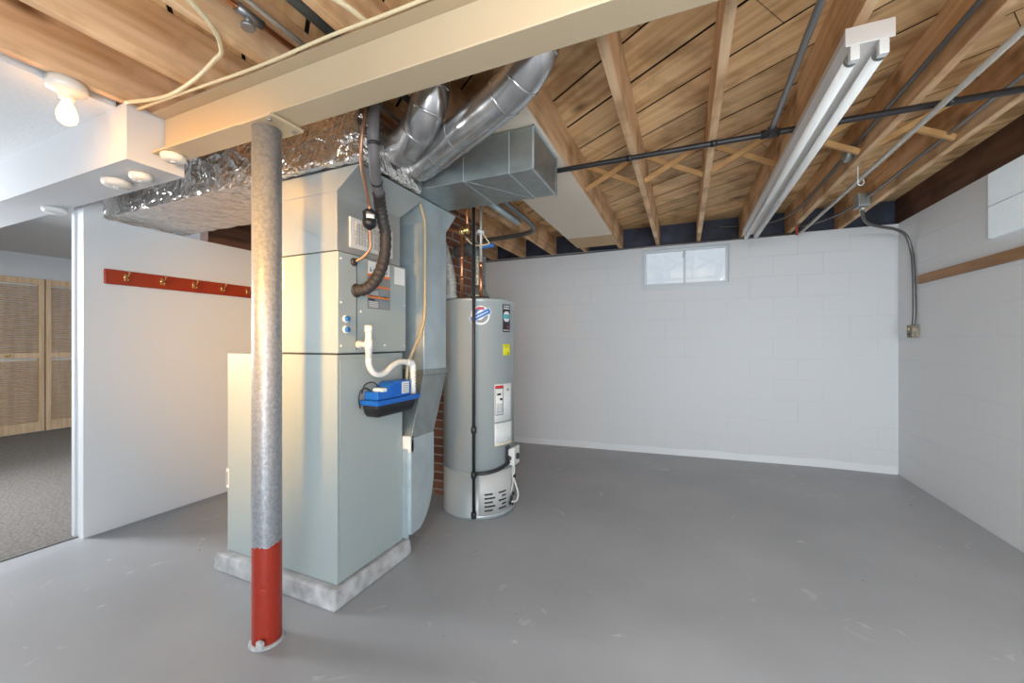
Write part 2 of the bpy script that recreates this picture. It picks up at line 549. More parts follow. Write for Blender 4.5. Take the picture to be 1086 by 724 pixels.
class MB:
    def __init__(self):
        self.bm = bmesh.new()
        self.mats = []

    def mi(self, m):
        if m not in self.mats:
            self.mats.append(m)
        return self.mats.index(m)

    def face(self, vs, m, smooth=False):
        try:
            f = self.bm.faces.new(vs)
        except ValueError:
            return None
        f.material_index = self.mi(m)
        f.smooth = smooth
        return f

    def hexa(self, p, m, smooth=False):
        """p: 8 points, bottom ring 0-3 (ccw from above), top ring 4-7"""
        v = [self.bm.verts.new(q) for q in p]
        for idx in ((3, 2, 1, 0), (4, 5, 6, 7), (0, 1, 5, 4), (1, 2, 6, 5), (2, 3, 7, 6), (3, 0, 4, 7)):
            self.face([v[i] for i in idx], m, smooth)
        return self

    def box(self, x0, x1, y0, y1, z0, z1, m):
        return self.hexa([(x0, y0, z0), (x1, y0, z0), (x1, y1, z0), (x0, y1, z0),
                          (x0, y0, z1), (x1, y0, z1), (x1, y1, z1), (x0, y1, z1)], m)

    def obox(self, a, b, wid, hgt, m, up=(0, 0, 1)):
        """bar from a to b with a rectangular section"""
        a, b = Vector(a), Vector(b)
        d = (b - a).normalized()
        s = d.cross(Vector(up)).normalized() * wid / 2
        u = s.cross(d).normalized() * hgt / 2
        return self.hexa([a - s - u, a + s - u, b + s - u, b - s - u, a - s + u, a + s + u, b + s + u, b - s + u], m)

    def prism(self, poly, ext, m):
        """polygon (3-D points) pushed along ext"""
        e = Vector(ext)
        a = [self.bm.verts.new(p) for p in poly]
        b = [self.bm.verts.new(Vector(p) + e) for p in poly]
        self.face(list(reversed(a)), m)
        self.face(b, m)
        n = len(a)
        for i in range(n):
            self.face([a[i], a[(i + 1) % n], b[(i + 1) % n], b[i]], m)
        return self

    def tube(self, pts, r, m, seg=12, cap=True):
        pts = [Vector(p) for p in pts]
        rs = r if isinstance(r, (list, tuple)) else [r] * len(pts)
        t = (pts[1] - pts[0]).normalized()
        ref = Vector((0, 0, 1)) if abs(t.z) < 0.9 else Vector((1, 0, 0))
        nrm = t.cross(ref).normalized()
        rings = []
        for i, p in enumerate(pts):
            if i == 0:
                tt = pts[1] - pts[0]
            elif i == len(pts) - 1:
                tt = pts[-1] - pts[-2]
            else:
                tt = (pts[i + 1] - p).normalized() + (p - pts[i - 1]).normalized()
            if tt.length < 1e-9:
                tt = t
            tt.normalize()
            nrm = (nrm - tt * nrm.dot(tt)).normalized()
            bn = tt.cross(nrm)
            rings.append([self.bm.verts.new(p + (nrm * math.cos(2 * PI * k / seg) + bn * math.sin(2 * PI * k / seg)) * rs[i])
                          for k in range(seg)])
        for i in range(len(rings) - 1):
            for k in range(seg):
                self.face([rings[i][k], rings[i][(k + 1) % seg], rings[i + 1][(k + 1) % seg], rings[i + 1][k]], m, True)
        if cap:
            self.face(list(reversed(rings[0])), m)
            self.face(rings[-1], m)
        return self

    def lathe(self, c, prof, m, seg=32, axis='z'):
        """prof: (radius, height) pairs about a vertical axis at c"""
        c = Vector(c)
        rings = []
        for r, h in prof:
            if r < 1e-6:
                r = 1e-5
            ring = []
            for k in range(seg):
                a = 2 * PI * k / seg
                if axis == 'z':
                    ring.append(self.bm.verts.new(c + Vector((r * math.cos(a), r * math.sin(a), h))))
                elif axis == 'x':
                    ring.append(self.bm.verts.new(c + Vector((h, r * math.cos(a), r * math.sin(a)))))
                else:
                    ring.append(self.bm.verts.new(c + Vector((r * math.sin(a), h, r * math.cos(a)))))
            rings.append(ring)
        for i in range(len(rings) - 1):
            for k in range(seg):
                self.face([rings[i][k], rings[i][(k + 1) % seg], rings[i + 1][(k + 1) % seg], rings[i + 1][k]], m, True)
        self.face(list(reversed(rings[0])), m)
        self.face(rings[-1], m)
        return self

    def cpatch(self, cx, cy, r, a0, a1, z0, z1, m, th=0.0012, n=10):
        """thin curved label on a cylinder, angles in degrees"""
        inn, out = [], []
        for k in range(n + 1):
            a = math.radians(a0 + (a1 - a0) * k / n)
            for lst, rr in ((inn, r), (out, r + th)):
                lst.append([self.bm.verts.new((cx + rr * math.cos(a), cy + rr * math.sin(a), z)) for z in (z0, z1)])
        for k in range(n):
            self.face([out[k][0], out[k + 1][0], out[k + 1][1], out[k][1]], m, True)
            self.face([inn[k][0], inn[k][1], inn[k + 1][1], inn[k + 1][0]], m, True)
            self.face([out[k][1], out[k + 1][1], inn[k + 1][1], inn[k][1]], m)
            self.face([out[k][0], inn[k][0], inn[k + 1][0], out[k + 1][0]], m)
        self.face([out[0][0], out[0][1], inn[0][1], inn[0][0]], m)
        self.face([out[n][0], inn[n][0], inn[n][1], out[n][1]], m)
        return self

    def build(self, name, parent=None, origin='base', bevel=0, smooth_fix=True):
        bm = self.bm
        bmesh.ops.recalc_face_normals(bm, faces=bm.faces)
        if parent is not None:
            off = parent.matrix_world.translation if parent.parent is None else None
            org = Vector(parent['_w'])
        elif origin == 'base':
            xs = [v.co.x for v in bm.verts]
            ys = [v.co.y for v in bm.verts]
            zs = [v.co.z for v in bm.verts]
            org = Vector(((min(xs) + max(xs)) / 2, (min(ys) + max(ys)) / 2, min(zs)))
        else:
            org = Vector(origin)
        bmesh.ops.translate(bm, verts=bm.verts, vec=-org)
        me = bpy.data.meshes.new(name)
        bm.to_mesh(me)
        bm.free()
        for m in self.mats:
            me.materials.append(M[m])
        o = bpy.data.objects.new(name, me)
        COL.objects.link(o)
        if parent is not None:
            o.parent = parent
            o['_w'] = list(org)
        else:
            o.location = org
            o['_w'] = list(org)
        if bevel:
            md = o.modifiers.new('bevel', 'BEVEL')
            md.width = bevel
            md.segments = 2
            md.limit_method = 'ANGLE'
            md.harden_normals = False
        return o


def tag(o, label, cat, group=None, kind=None):
    o['label'] = label
    if cat:
        o['category'] = cat
    if group:
        o['group'] = group
    if kind:
        o['kind'] = kind
    return o


def struct(o, label=None):
    o['kind'] = 'structure'
    if label:
        o['label'] = label
    return o


def thing(name, loc, label, cat, group=None):
    o = bpy.data.objects.new(name, None)
    o.empty_display_size = 0.1
    COL.objects.link(o)
    o.location = loc
    o['_w'] = list(loc)
    return tag(o, label, cat, group)


def sbox(name, x0, x1, y0, y1, z0, z1, m, label=None, parent=None, bevel=0):
    return struct(MB().box(x0, x1, y0, y1, z0, z1, m).build(name, parent, origin=(0, 0, 0), bevel=bevel), label)


# ------------------------------------------------------------------ room shell
WZ = 2.262           # top of the block walls, underside of the joists
JT = 2.505           # top of the joists
BX0, BX1 = -3.42, 1.77
BY = 4.69

# floor: painted slab that falls a little towards the back left
b = MB()
nx, ny = 24, 32
grid = []
for j in range(ny + 1):
    row = []
    for i in range(nx + 1):
        x = -3.42 + (1.97 + 3.42) * i / nx
        y = -3.0 + 7.9 * j / ny
        fx = min(max((1.2 - x) / 3.0, 0), 1)
        fy = min(max((y - 2.9) / 1.8, 0), 1)
        z = -0.075 * fx * fy
        row.append((b.bm.verts.new((x, y, z)), b.bm.verts.new((x, y, -0.15))))
    grid.append(row)
for j in range(ny):
    for i in range(nx):
        b.face([grid[j][i][0], grid[j][i + 1][0], grid[j + 1][i + 1][0], grid[j + 1][i][0]], 'floor', True)
        b.face([grid[j][i][1], grid[j + 1][i][1], grid[j + 1][i + 1][1], grid[j][i + 1][1]], 'floor')
for j in range(ny):
    b.face([grid[j][0][0], grid[j + 1][0][0], grid[j + 1][0][1], grid[j][0][1]], 'floor')
    b.face([grid[j][nx][0], grid[j][nx][1], grid[j + 1][nx][1], grid[j + 1][nx][0]], 'floor')
for i in range(nx):
    b.face([grid[0][i][0], grid[0][i][1], grid[0][i + 1][1], grid[0][i + 1][0]], 'floor')
    b.face([grid[ny][i][0], grid[ny][i + 1][0], grid[ny][i + 1][1], grid[ny][i][1]], 'floor')
struct(b.build('floor', origin=(0, 0, 0)), 'grey painted concrete floor')
sbox('floor_hallway', -8.1, -3.425, -3.0, 4.0, -0.15, -0.002, 'carpet', 'grey carpet in the hallway')
tag(MB().box(-3.437, -3.415, -3.0, 1.195, -0.002, 0.006, 'steel').build('threshold_strip'),
    'thin dark metal strip between grey carpet and painted floor', 'threshold')

# back wall with the window hole
wx0, wx1, wz0, wz1 = -0.445, 0.445, 1.79, 2.235
b = MB()
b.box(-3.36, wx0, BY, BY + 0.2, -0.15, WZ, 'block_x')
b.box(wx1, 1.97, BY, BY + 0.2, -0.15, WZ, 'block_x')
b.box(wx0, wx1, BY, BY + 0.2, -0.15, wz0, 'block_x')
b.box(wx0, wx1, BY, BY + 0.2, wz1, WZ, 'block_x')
struct(b.build('wall_back', origin=(0, 0, 0)), 'white painted block wall with the small window')
# right wall with its window hole
ry0, ry1, rz0, rz1 = 2.62, 3.50, 1.845, 2.255
b = MB()
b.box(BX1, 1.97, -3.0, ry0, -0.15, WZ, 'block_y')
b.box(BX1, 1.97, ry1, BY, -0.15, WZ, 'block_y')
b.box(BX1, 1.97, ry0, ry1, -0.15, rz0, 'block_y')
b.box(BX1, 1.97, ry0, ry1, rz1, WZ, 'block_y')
struct(b.build('wall_right', origin=(0, 0, 0)), 'white painted block wall on the right')
# paint ridge at the floor of the two block walls (cement cove)
b = MB()
for i in range(40):
    x0 = -3.35 + (1.76 + 3.35) * i / 40
    x1 = -3.35 + (1.76 + 3.35) * (i + 1) / 40
    fz = [-0.075 * min(max((1.2 - q) / 3.0, 0), 1) for q in (x0, x1)]
    h = 0.07 + 0.012 * noise.noise((x0 * 3, 0, 0))
    d = 0.012
    b.hexa([(x0, BY - d, fz[0] - 0.01), (x1, BY - d, fz[1] - 0.01), (x1, BY + 0.01, fz[1] - 0.01), (x0, BY + 0.01, fz[0] - 0.01),
            (x0, BY - 0.002, fz[0] + h), (x1, BY - 0.002, fz[1] + h), (x1, BY + 0.01, fz[1] + h), (x0, BY + 0.01, fz[0] + h)], 'wall_white')
struct(b.build('baseboard_back', origin=(0, 0, 0)), 'thick white paint band along the back wall foot')

# left partition
b = MB()
b.box(-3.48, -3.36, 1.20, 1.29, -0.01, 2.35, 'wall_white')
b.box(-3.48, -3.36, 1.29, 4.69, -0.06, 1.965, 'wall_white')
struct(b.build('wall_left', origin=(0, 0, 0)), 'white partition wall carrying the red hook rail')
sbox('trim_1', -3.484, -3.445, 1.192, 1.20, 0, 2.0, 'ceil_white', 'narrow casing strip at the end of the partition')
tag(MB().box(-3.47, -3.37, 1.90, 4.69, 1.966, 2.25, 'joist_dark').build('wall_plate_timber'),
    'dark timber on top of the white partition behind the foil duct', 'timber')
# hallway
sbox('wall_hallway', -8.1, -7.9, -3.0, 4.0, -0.1, 2.40, 'wall_white', 'far hallway wall around the louvered door')
sbox('wall_hallway_back', -7.9, -3.48, 3.9, 4.0, -0.1, 2.40, 'wall_white', 'back wall of the hallway')
sbox('ceiling_hallway', -8.1, -3.36, 1.17, 4.0, 2.35, 2.42, 'ceil_white', 'white ceiling of the hallway')
sbox('ceiling_left', -8.1, -2.36, -3.0, 0.95, 2.255, 2.33, 'ceil_white', 'white textured ceiling beside the bare joists')
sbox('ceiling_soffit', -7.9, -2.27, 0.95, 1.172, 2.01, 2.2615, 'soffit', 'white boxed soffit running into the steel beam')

# louvered bifold door far down the hallway
d = thing('door_1', (-7.86, 2.4, 0), 'wooden louvered bifold door at the end of the hallway', None)
struct(d)
for y0, y1 in ((1.14, 1.78), (1.795, 2.43), (2.445, 3.08), (3.095, 3.73)):
    b = MB()
    b.box(-7.895, -7.86, y0, y0 + 0.05, 0.01, 2.03, 'louver')
    b.box(-7.895, -7.86, y1 - 0.05, y1, 0.01, 2.03, 'louver')
    for z0, z1 in ((0.01, 0.14), (0.98, 1.05), (1.95, 2.03)):
        b.box(-7.895, -7.862, y0 + 0.05, y1 - 0.05, z0, z1, 'louver')
    z = 0.155
    while z < 1.94:
        if not 0.95 < z < 1.05:
            b.obox((-7.877, y0 + 0.05, z), (-7.877, y1 - 0.05, z), 0.028, 0.006, 'louver', up=(0.6, 0, 1))
        z += 0.028
    p = b.build('louver_panel', d)
    k = MB().lathe((-7.86, (y0 + y1) / 2, 1.02), [(0.008, 0), (0.008, 0.012), (0.018, 0.02), (0.018, 0.03), (0.0, 0.034)], 'brass', 12, 'x')
    k.build('knob', p)

# rim boards above the block walls
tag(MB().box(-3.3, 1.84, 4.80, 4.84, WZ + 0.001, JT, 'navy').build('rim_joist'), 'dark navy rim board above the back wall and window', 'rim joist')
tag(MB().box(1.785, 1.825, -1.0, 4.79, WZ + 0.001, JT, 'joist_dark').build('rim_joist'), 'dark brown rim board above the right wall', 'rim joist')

# subfloor boards, laid on the diagonal
ang = math.radians(-35)
dx, dy = math.cos(ang), math.sin(ang)
nx_, ny_ = -dy, dx
b = MB()
tone = b.bm.faces.layers.float.new('tone')
rnd = random.Random(11)


def clip(poly, axis, val, keep_less):
    out = []
    for i in range(len(poly)):
        p, q = poly[i], poly[(i + 1) % len(poly)]
        ip = (p[axis] <= val) if keep_less else (p[axis] >= val)
        iq = (q[axis] <= val) if keep_less else (q[axis] >= val)
        if ip:
            out.append(p)
        if ip != iq:
            u = (val - p[axis]) / (q[axis] - p[axis])
            out.append((p[0] + (q[0] - p[0]) * u, p[1] + (q[1] - p[1]) * u))
    return out


o = 1.325 - 0.235 * 24
while o < 6.2:
    wd = 0.235 + rnd.uniform(-0.006, 0.006)
    tn = rnd.uniform(-0.3, 0.3)
    gap = rnd.uniform(0.011, 0.018)
    s = -7.0 + rnd.uniform(0, 2)
    while s < 7:
        ln = rnd.uniform(1.8, 3.4)
        c0 = (dx * s + nx_ * o, dy * s + ny_ * o)
        c1 = (dx * (s + ln - 0.004) + nx_ * o, dy * (s + ln - 0.004) + ny_ * o)
        w_ = wd - gap
        poly = [c0, c1, (c1[0] + nx_ * w_, c1[1] + ny_ * w_), (c0[0] + nx_ * w_, c0[1] + ny_ * w_)]
        for ax, v, kl in ((0, -3.3, False), (0, 1.86, True), (1, -1.4, False), (1, 4.85, True)):
            if poly:
                poly = clip(poly, ax, v, kl)
        if len(poly) >= 3:
            n0 = len(b.bm.faces)
            b.prism([(p[0], p[1], JT) for p in poly], (0, 0, 0.004), 'board')
            b.bm.faces.ensure_lookup_table()
            t_ = tn + rnd.uniform(-0.12, 0.12)
            for f in b.bm.faces[n0:]:
                f[tone] = t_
        s += ln
    o += wd
b.box(-3.3, 1.86, -1.4, 4.85, JT + 0.012, JT + 0.05, 'board_back')
struct(b.build('ceiling', origin=(0, 0, 0)), 'diagonal pine subfloor boards seen between the joists')

# joists
jx = [0.54 + 0.405 * k for k in range(-7, 3)]
names = ['joist at the edge of the white ceiling, above the bare bulb',
         'second joist from the white ceiling edge, left of the column',
         'third joist from the white ceiling edge, above the column and furnace',
         'joist on the left side of the tan duct boxing',
         'joist on the right side of the tan duct boxing',
         'first joist right of the boxing, above the window left end',
         'joist above the right half of the small window',
         'joist carrying the long fluorescent fixture',
         'joist right of the fluorescent fixture, beside the pale conduit',
         'last joist before the dark rim board of the right wall']
for x, nm in zip(jx, names):
    b = MB()
    # end notch and a slight taper of the sawn edge
    b.box(x - 0.019, x + 0.019, -1.2, 4.795, WZ + 0.002, JT - 0.001, 'joist')
    tag(b.build('ceiling_joist', bevel=0.003), 'pine ' + nm, 'joist', 'ceiling joists')

# cross bracing between the joists
pairs = [(jx[4], jx[5], 'between the tan duct boxing and the first open joist'),
         (jx[5], jx[6], 'between the two joists above the window'),
         (jx[6], jx[7], 'just left of the fluorescent fixture'),
         (jx[7], jx[8], 'just right of the fluorescent fixture'),
         (jx[8], jx[9], 'in the last joist bay by the right wall'),
         (jx[2], jx[3], 'behind the water heater pipes')]
for xa, xb, where in pairs:
    ya = 2.88
    for k in range(2):
        za, zb = (2.29, 2.475) if k == 0 else (2.475, 2.29)
        y = ya + (0.022 if k else -0.022)
        b = MB().obox((xa + 0.021, y, za), (xb - 0.021, y, zb), 0.019, 0.030, 'brace', up=(0, 0, 1))
        tag(b.build('cross_brace'), 'cross brace %s, %s' % ('rising right' if k == 0 else 'falling right', where),
            'brace', 'cross braces between the joists')

# ------------------------------------------------------------------ steel beam and column
bx0, bx1 = -2.262, 1.765
b = MB()
yc = 1.092
b.box(bx0, bx1, 1.036, 1.148, 2.07, 2.08, 'beam')
b.box(bx0, bx1, 1.036, 1.148, 2.249, 2.259, 'beam')
b.box(bx0, bx1, yc - 0.006, yc + 0.006, 2.08, 2.249, 'beam')
tag(b.build('steel_beam', bevel=0.002), 'cream painted steel I-beam crossing the room over the column', 'beam')

col = thing('support_column', (-1.545, 1.088, 0), 'round silver steel column with a red painted foot, under the beam', 'column')
b = MB()
b.lathe((-1.545, 1.088, 0), [(0.0525, 0.0), (0.0535, 0.02), (0.0535, 0.5), (0.053, 1.2), (0.053, 2.052)], 'column', 40)
p = b.build('column_pipe', col)
b = MB().box(-1.62, -1.43, 1.02, 1.165, 2.053, 2.066, 'beam')
pl = b.build('top_plate', col, bevel=0.002)
for px, py in ((-1.46, 1.04), (-1.46, 1.145)):
    MB().lathe((px, py, 2.046), [(0.0, 0), (0.008, 0.001), (0.008, 0.007)], 'steel', 8).build('bolt', pl)
b = MB()
b.box(-1.520, -1.490, 1.022, 1.042, 0.010, 0.042, 'concrete')
b.build('foot_tab', col, bevel=0.006)
b = MB()
rr = [(0.066, 0.0), (0.060, 0.004), (0.053, 0.008)]
b.lathe((-1.545, 1.088, 0.0), rr, 'concrete', 24)
b.build('grout_ring', col)

# ------------------------------------------------------------------ furnace
FX0, FX1, FY0, FY1 = -2.235, -1.45, 1.352, 1.812
tag(MB().hexa([(-2.28, 1.305, 0), (-1.415, 1.305, 0), (-1.415, 1.86, 0), (-2.28, 1.86, 0),
               (-2.272, 1.315, 0.09), (-1.425, 1.315, 0.09), (-1.425, 1.85, 0.09), (-2.272, 1.85, 0.09)], 'concrete').build('concrete_plinth', bevel=0.012),
    'low grey concrete plinth under the furnace', 'plinth')
fz = thing('furnace', (-1.75, 1.58, 0.091), 'tall grey-green furnace with cooling coil cabinet and sheet metal plenum', 'furnace')
b = MB().box(-1.99, FX1, FY0, FY1, 0.092, 1.138, 'furnace')
cab = b.build('blower_cabinet', fz, bevel=0.004)
b = MB().box(FX0, -1.992, FY0 + 0.002, FY1, 0.092, 1.138, 'furnace')
b.build('return_air_box', fz, bevel=0.004)
b = MB()
b.box(-1.445 - 0.001, -1.4435, FY0 + 0.012, FY1 - 0.03, 0.13, 1.12, 'furnace')
b.build('lower_door', fz, bevel=0.001)
# coil cabinet
b = MB().box(-1.99, FX1 + 0.006, FY0, FY1 + 0.022, 1.146, 1.612, 'furnace')
coil = b.build('coil_cabinet', fz, bevel=0.003)
b = MB().box(-1.98, FX1 - 0.01, FY0 + 0.008, FY1 - 0.01, 1.137, 1.147, 'furnace_line')
b.build('seam', fz)
b = MB()
b.box(FX1 + 0.006, FX1 + 0.0085, FY0 + 0.11, FY0 + 0.113, 1.16, 1.60, 'furnace_line')
b.build('panel_seam', coil)
for y, z in ((1.37, 1.18), (1.37, 1.38), (1.37, 1.58), (1.49, 1.345), (1.50, 1.18), (1.82, 1.18), (1.82, 1.40), (1.82, 1.585), (1.66, 1.18)):
    b = MB().lathe((FX1 + 0.006, y, z), [(0.0055, 0), (0.0055, 0.003), (0.0, 0.005)], 'lab_white', 8, 'x')
    b.build('screw', coil)
for z in (1.305, 1.255):
    b = MB()
    b.lathe((FX1 + 0.006, 1.397, z), [(0.018, 0), (0.018, 0.004), (0.014, 0.006), (0.014, 0.007)], 'lab_white', 16, 'x')
    b.lathe((FX1 + 0.013, 1.397, z), [(0.013, 0), (0.013, 0.010), (0.0, 0.012)], 'lab_blue', 6, 'x')
    b.build('drain_plug', coil)['label'] = 'blue drain plug'
for y, z, r in ((1.464, 1.444, 0.034), (1.446, 1.577, 0.02)):
    b = MB().lathe((FX1 + 0.006, y, z), [(r, 0), (r * 0.95, 0.006), (r * 0.7, 0.012), (r * 0.6, 0.013)], 'rubber', 20, 'x')
    b.build('grommet', coil)['label'] = 'black rubber grommet'
# labels
X = FX1 + 0.0065
b = MB()
y0, y1 = 1.535, 1.70
b.box(X, X + 0.0015, y0, y1, 1.365, 1.605, 'lab_grey')
b.box(X + 0.0005, X + 0.002, y0 + 0.003, y1 - 0.003, 1.54, 1.602, 'lab_white')
for z0, z1, m in ((1.528, 1.54, 'lab_orange'), (1.474, 1.484, 'lab_orange'), (1.42, 1.432, 'lab_orange')):
    b.box(X + 0.0006, X + 0.0022, y0 + 0.001, y1 - 0.001, z0, z1, m)
for k in range(3):
    z0 = 1.374 + k * 0.054
    for j in range(4):
        b.box(X + 0.0006, X + 0.0022, y0 + 0.01, y0 + 0.075, z0 + 0.008 * j, z0 + 0.008 * j + 0.003, 'lab_white')
    b.box(X + 0.0006, X + 0.0022, y0 + 0.09, y1 - 0.01, z0, z0 + 0.034, 'lab_txt')
b.box(X + 0.0006, X + 0.0025, y0 + 0.005, y0 + 0.05, 1.405, 1.415, 'lab_black')
for yy in (y0 + 0.02, y1 - 0.03):
    b.prism([(X + 0.0022, yy - 0.008, 1.55), (X + 0.0022, yy + 0.008, 1.55), (X + 0.0022, yy, 1.575)], (0.0008, 0, 0), 'lab_txt')
b.build('warning_label', coil)['label'] = 'white and grey warning label with orange bands'
b = MB()
b.box(X, X + 0.0015, 1.737, 1.82, 1.512, 1.603, 'lab_white')
for j in range(6):
    b.box(X + 0.0006, X + 0.002, 1.743, 1.80, 1.525 + j * 0.012, 1.527 + j * 0.012, 'frame_white')
b.build('rating_label', coil)['label'] = 'white paper rating label'
b = MB()
b.box(-1.90, -1.79, FY0 - 0.0015, FY0, 1.455, 1.595, 'lab_white')
for j in range(4):
    b.box(-1.885, -1.80, FY0 - 0.002, FY0 - 0.001, 1.47 + j * 0.012, 1.473 + j * 0.012, 'lab_txt')
b.lathe((-1.81, FY0 - 0.002, 1.565), [(0.012, 0), (0.012, 0.001)], 'lab_txt', 14, 'y')
b.lathe((-1.81, FY0 - 0.0025, 1.565), [(0.009, 0), (0.009, 0.001)], 'lab_white', 14, 'y')
b.build('energy_label', coil)['label'] = 'white paper label beside the column'
b = MB()
b.box(FX0 - 0.003, FX0 + 0.016, FY0 - 0.002, FY0 + 0.002, 0.425, 0.525, 'lab_white')
b.box(FX0, FX0 + 0.01, FY0 - 0.0028, FY0 - 0.001, 0.44, 0.51, 'lab_txt')
b.build('filter_label', fz)['label'] = 'small pale label on the filter slot edge'
# plenum: straight part, then flared top
b = MB()
b.box(-1.985, FX1, FY0, FY1 - 0.022, 1.616, 1.886, 'furnace_up')
PL = b.build('plenum', fz, bevel=0.002)
b = MB()
b.hexa([(-1.985, FY0, 1.886), (FX1, FY0, 1.886), (FX1, FY1 - 0.022, 1.886), (-1.985, FY1 - 0.022, 1.886),
        (-1.985, FY0 - 0.002, 1.984), (-1.315, FY0 - 0.002, 1.984), (-1.315, FY1 + 0.02, 1.984), (-1.985, FY1 + 0.02, 1.984)], 'furnace_up')
b.build('plenum_flare', PL, bevel=0.002)
b = MB()      # crossbroken crease on the side sheet
b.prism([(-1.965, FY0 - 0.0001, 1.63), (-1.47, FY0 - 0.0001, 1.63), (-1.71, FY0 - 0.005, 1.76)], (0, 0.001, 0), 'furnace_up')
b.build('creased_sheet', PL)
# grille on the plenum
gx = FX1
b = MB()
b.box(gx, gx + 0.006, 1.425, 1.725, 1.645, 1.79, 'white_plastic')
gr = b.build('supply_grille', PL, bevel=0.002)
gr['label'] = 'white louvered grille'
b = MB()
b.box(gx + 0.0055, gx + 0.0065, 1.457, 1.565, 1.665, 1.768, 'furnace_line')
b.box(gx + 0.0055, gx + 0.0065, 1.585, 1.70, 1.665, 1.768, 'furnace_line')
b.build('grille_opening', gr)
b = MB()
for y0, n in ((1.460, 12), (1.588, 12)):
    for k in range(n):
        b.box(gx + 0.006, gx + 0.0085, y0 + k * 0.0092, y0 + k * 0.0092 + 0.004, 1.663, 1.77, 'white_plastic')
for z in (1.7, 1.735):
    b.box(gx + 0.0065, gx + 0.0085, 1.457, 1.70, z, z + 0.003, 'white_plastic')
b.build('grille_blades', gr)

# ------------------------------------------------------------------ foil duct


def foil_duct():
    b = MB()
    x0, x1, y0, y1, z0, z1 = -3.45, -1.305, 1.318, 1.805, 1.987, 2.238
    nxs, prof = 110, []
    ny, nz = 26, 14
    r = 0.03
    # profile around the section, rounded corners
    pts = []

    def corner(cx, cy, a0):
        for k in range(5):
            a = math.radians(a0 + 90 * k / 4)
            pts.append((cx + r * math.cos(a), cy + r * math.sin(a)))

    def edge(pa, pb, n):
        for k in range(1, n):
            u = k / n
            pts.append((pa[0] + (pb[0] - pa[0]) * u, pa[1] + (pb[1] - pa[1]) * u))
    corner(y1 - r, z1 - r, 0)
    edge((y1 - r, z1), (y0 + r, z1), ny)
    corner(y0 + r, z1 - r, 90)
    edge((y0, z1 - r), (y0, z0 + r), nz)
    corner(y0 + r, z0 + r, 180)
    edge((y0 + r, z0), (y1 - r, z0), ny)
    corner(y1 - r, z0 + r, 270)
    edge((y1, z0 + r), (y1, z1 - r), nz)
    ym, zm = (y0 + y1) / 2, (z0 + z1) / 2
    rings = []
    xs = [x0 + (x1 - x0) * i / nxs for i in range(nxs + 1)]
    scal = [1.0] * (nxs + 1)
    for k, s in enumerate((0.985, 0.95, 0.86, 0.6, 0.3, 0.08)):
        xs.append(x1 + 0.004 * (k + 1) if k < 3 else x1 + 0.014)
        scal.append(s)
    for x, s in zip(xs, scal):
        ring = []
        for (y, z) in pts:
            yy, zz = ym + (y - ym) * s, zm + (z - zm) * s
            v = Vector((x * 9, yy * 9, zz * 9))
            d = noise.noise(v) * 0.008 + noise.noise(v * 3.3) * 0.005
            if x > -1.6:
                d *= 1.25
            dyy, dzz = yy - ym, zz - zm
            L = math.hypot(dyy, dzz) or 1
            dd = d - 0.008
            ring.append(b.bm.verts.new((x + (noise.noise(v * 2) * 0.006 if s < 0.97 else 0), yy + dyy / L * dd, zz + dzz / L * dd)))
        rings.append(ring)
    n = len(pts)
    for i in range(len(rings) - 1):
        for k in range(n):
            b.face([rings[i][k], rings[i][(k + 1) % n], rings[i + 1][(k + 1) % n], rings[i + 1][k]], 'foil', True)
    b.face(rings[0], 'foil')
    b.face(list(reversed(rings[-1])), 'foil')
    t = thing('foil_wrapped_duct', (-2.4, 1.56, 1.985), 'wide duct wrapped in crinkled silver foil under the joists, crossing to the left wall', 'duct')
    b.build('foil_wrap', t)
    b = MB()
    for i in range(60):
        xa, xb = -3.40 + 2.04 * i / 60, -3.40 + 2.04 * (i + 1) / 60
        za = 2.006 + 0.002 * noise.noise((xa * 14, 3, 0))
        zb = 2.006 + 0.002 * noise.noise((xb * 14, 3, 0))
        ya = 1.309 + 0.003 * noise.noise((xa * 12, 0, 5))
        yb = 1.309 + 0.003 * noise.noise((xb * 12, 0, 5))
        b.hexa([(xa, ya, za - 0.019), (xb, yb, zb - 0.019), (xb, 1.33, zb - 0.019), (xa, 1.33, za - 0.019),
                (xa, ya, za + 0.008), (xb, yb, zb + 0.008), (xb, 1.33, zb + 0.008), (xa, 1.33, za + 0.008)], 'foil')
    bmesh.ops.remove_doubles(b.bm, verts=b.bm.verts, dist=0.0002)
    b.build('foil_tape_seam', t)
    return t


foil_duct()

# ------------------------------------------------------------------ sheet metal trunk
t = thing('supply_duct', (-1.2, 1.99, 2.03), 'rectangular grey sheet metal trunk duct with a capped end, under the joists', 'duct')
b = MB().box(-1.80, -0.672, 1.812, 2.185, 2.032, 2.243, 'galv')
tb = b.build('duct_body', t, bevel=0.003)
for x in (-0.80, -1.06):
    b = MB().box(x, x + 0.004, 1.8095, 2.187, 2.0298, 2.2445, 'galv_light')
    b.build('duct_seam', tb)
b = MB()
e = -0.670
b.box(e - 0.004, e + 0.004, 1.807, 1.817, 2.028, 2.246, 'galv_light')
b.box(e - 0.004, e + 0.004, 2.180, 2.190, 2.028, 2.246, 'galv_dark')
b.box(e - 0.004, e + 0.004, 1.807, 2.190, 2.026, 2.034, 'galv_light')
b.box(e - 0.004, e + 0.004, 1.807, 2.190, 2.240, 2.248, 'galv_light')
b.prism([(e - 0.001, 1.817, 2.034), (e - 0.001, 2.18, 2.034), (e + 0.006, 2.0, 2.137)], (0.0005, 0, 0), 'galv')
b.build('end_cap', tb)
b = MB()
b.prism([(-1.05, 1.808, 2.028), (-1.046, 1.808, 2.028), (-0.806, 2.185, 2.028), (-0.81, 2.185, 2.028)], (0, 0, 0.004), 'galv')
b.build('underside_crease', tb)

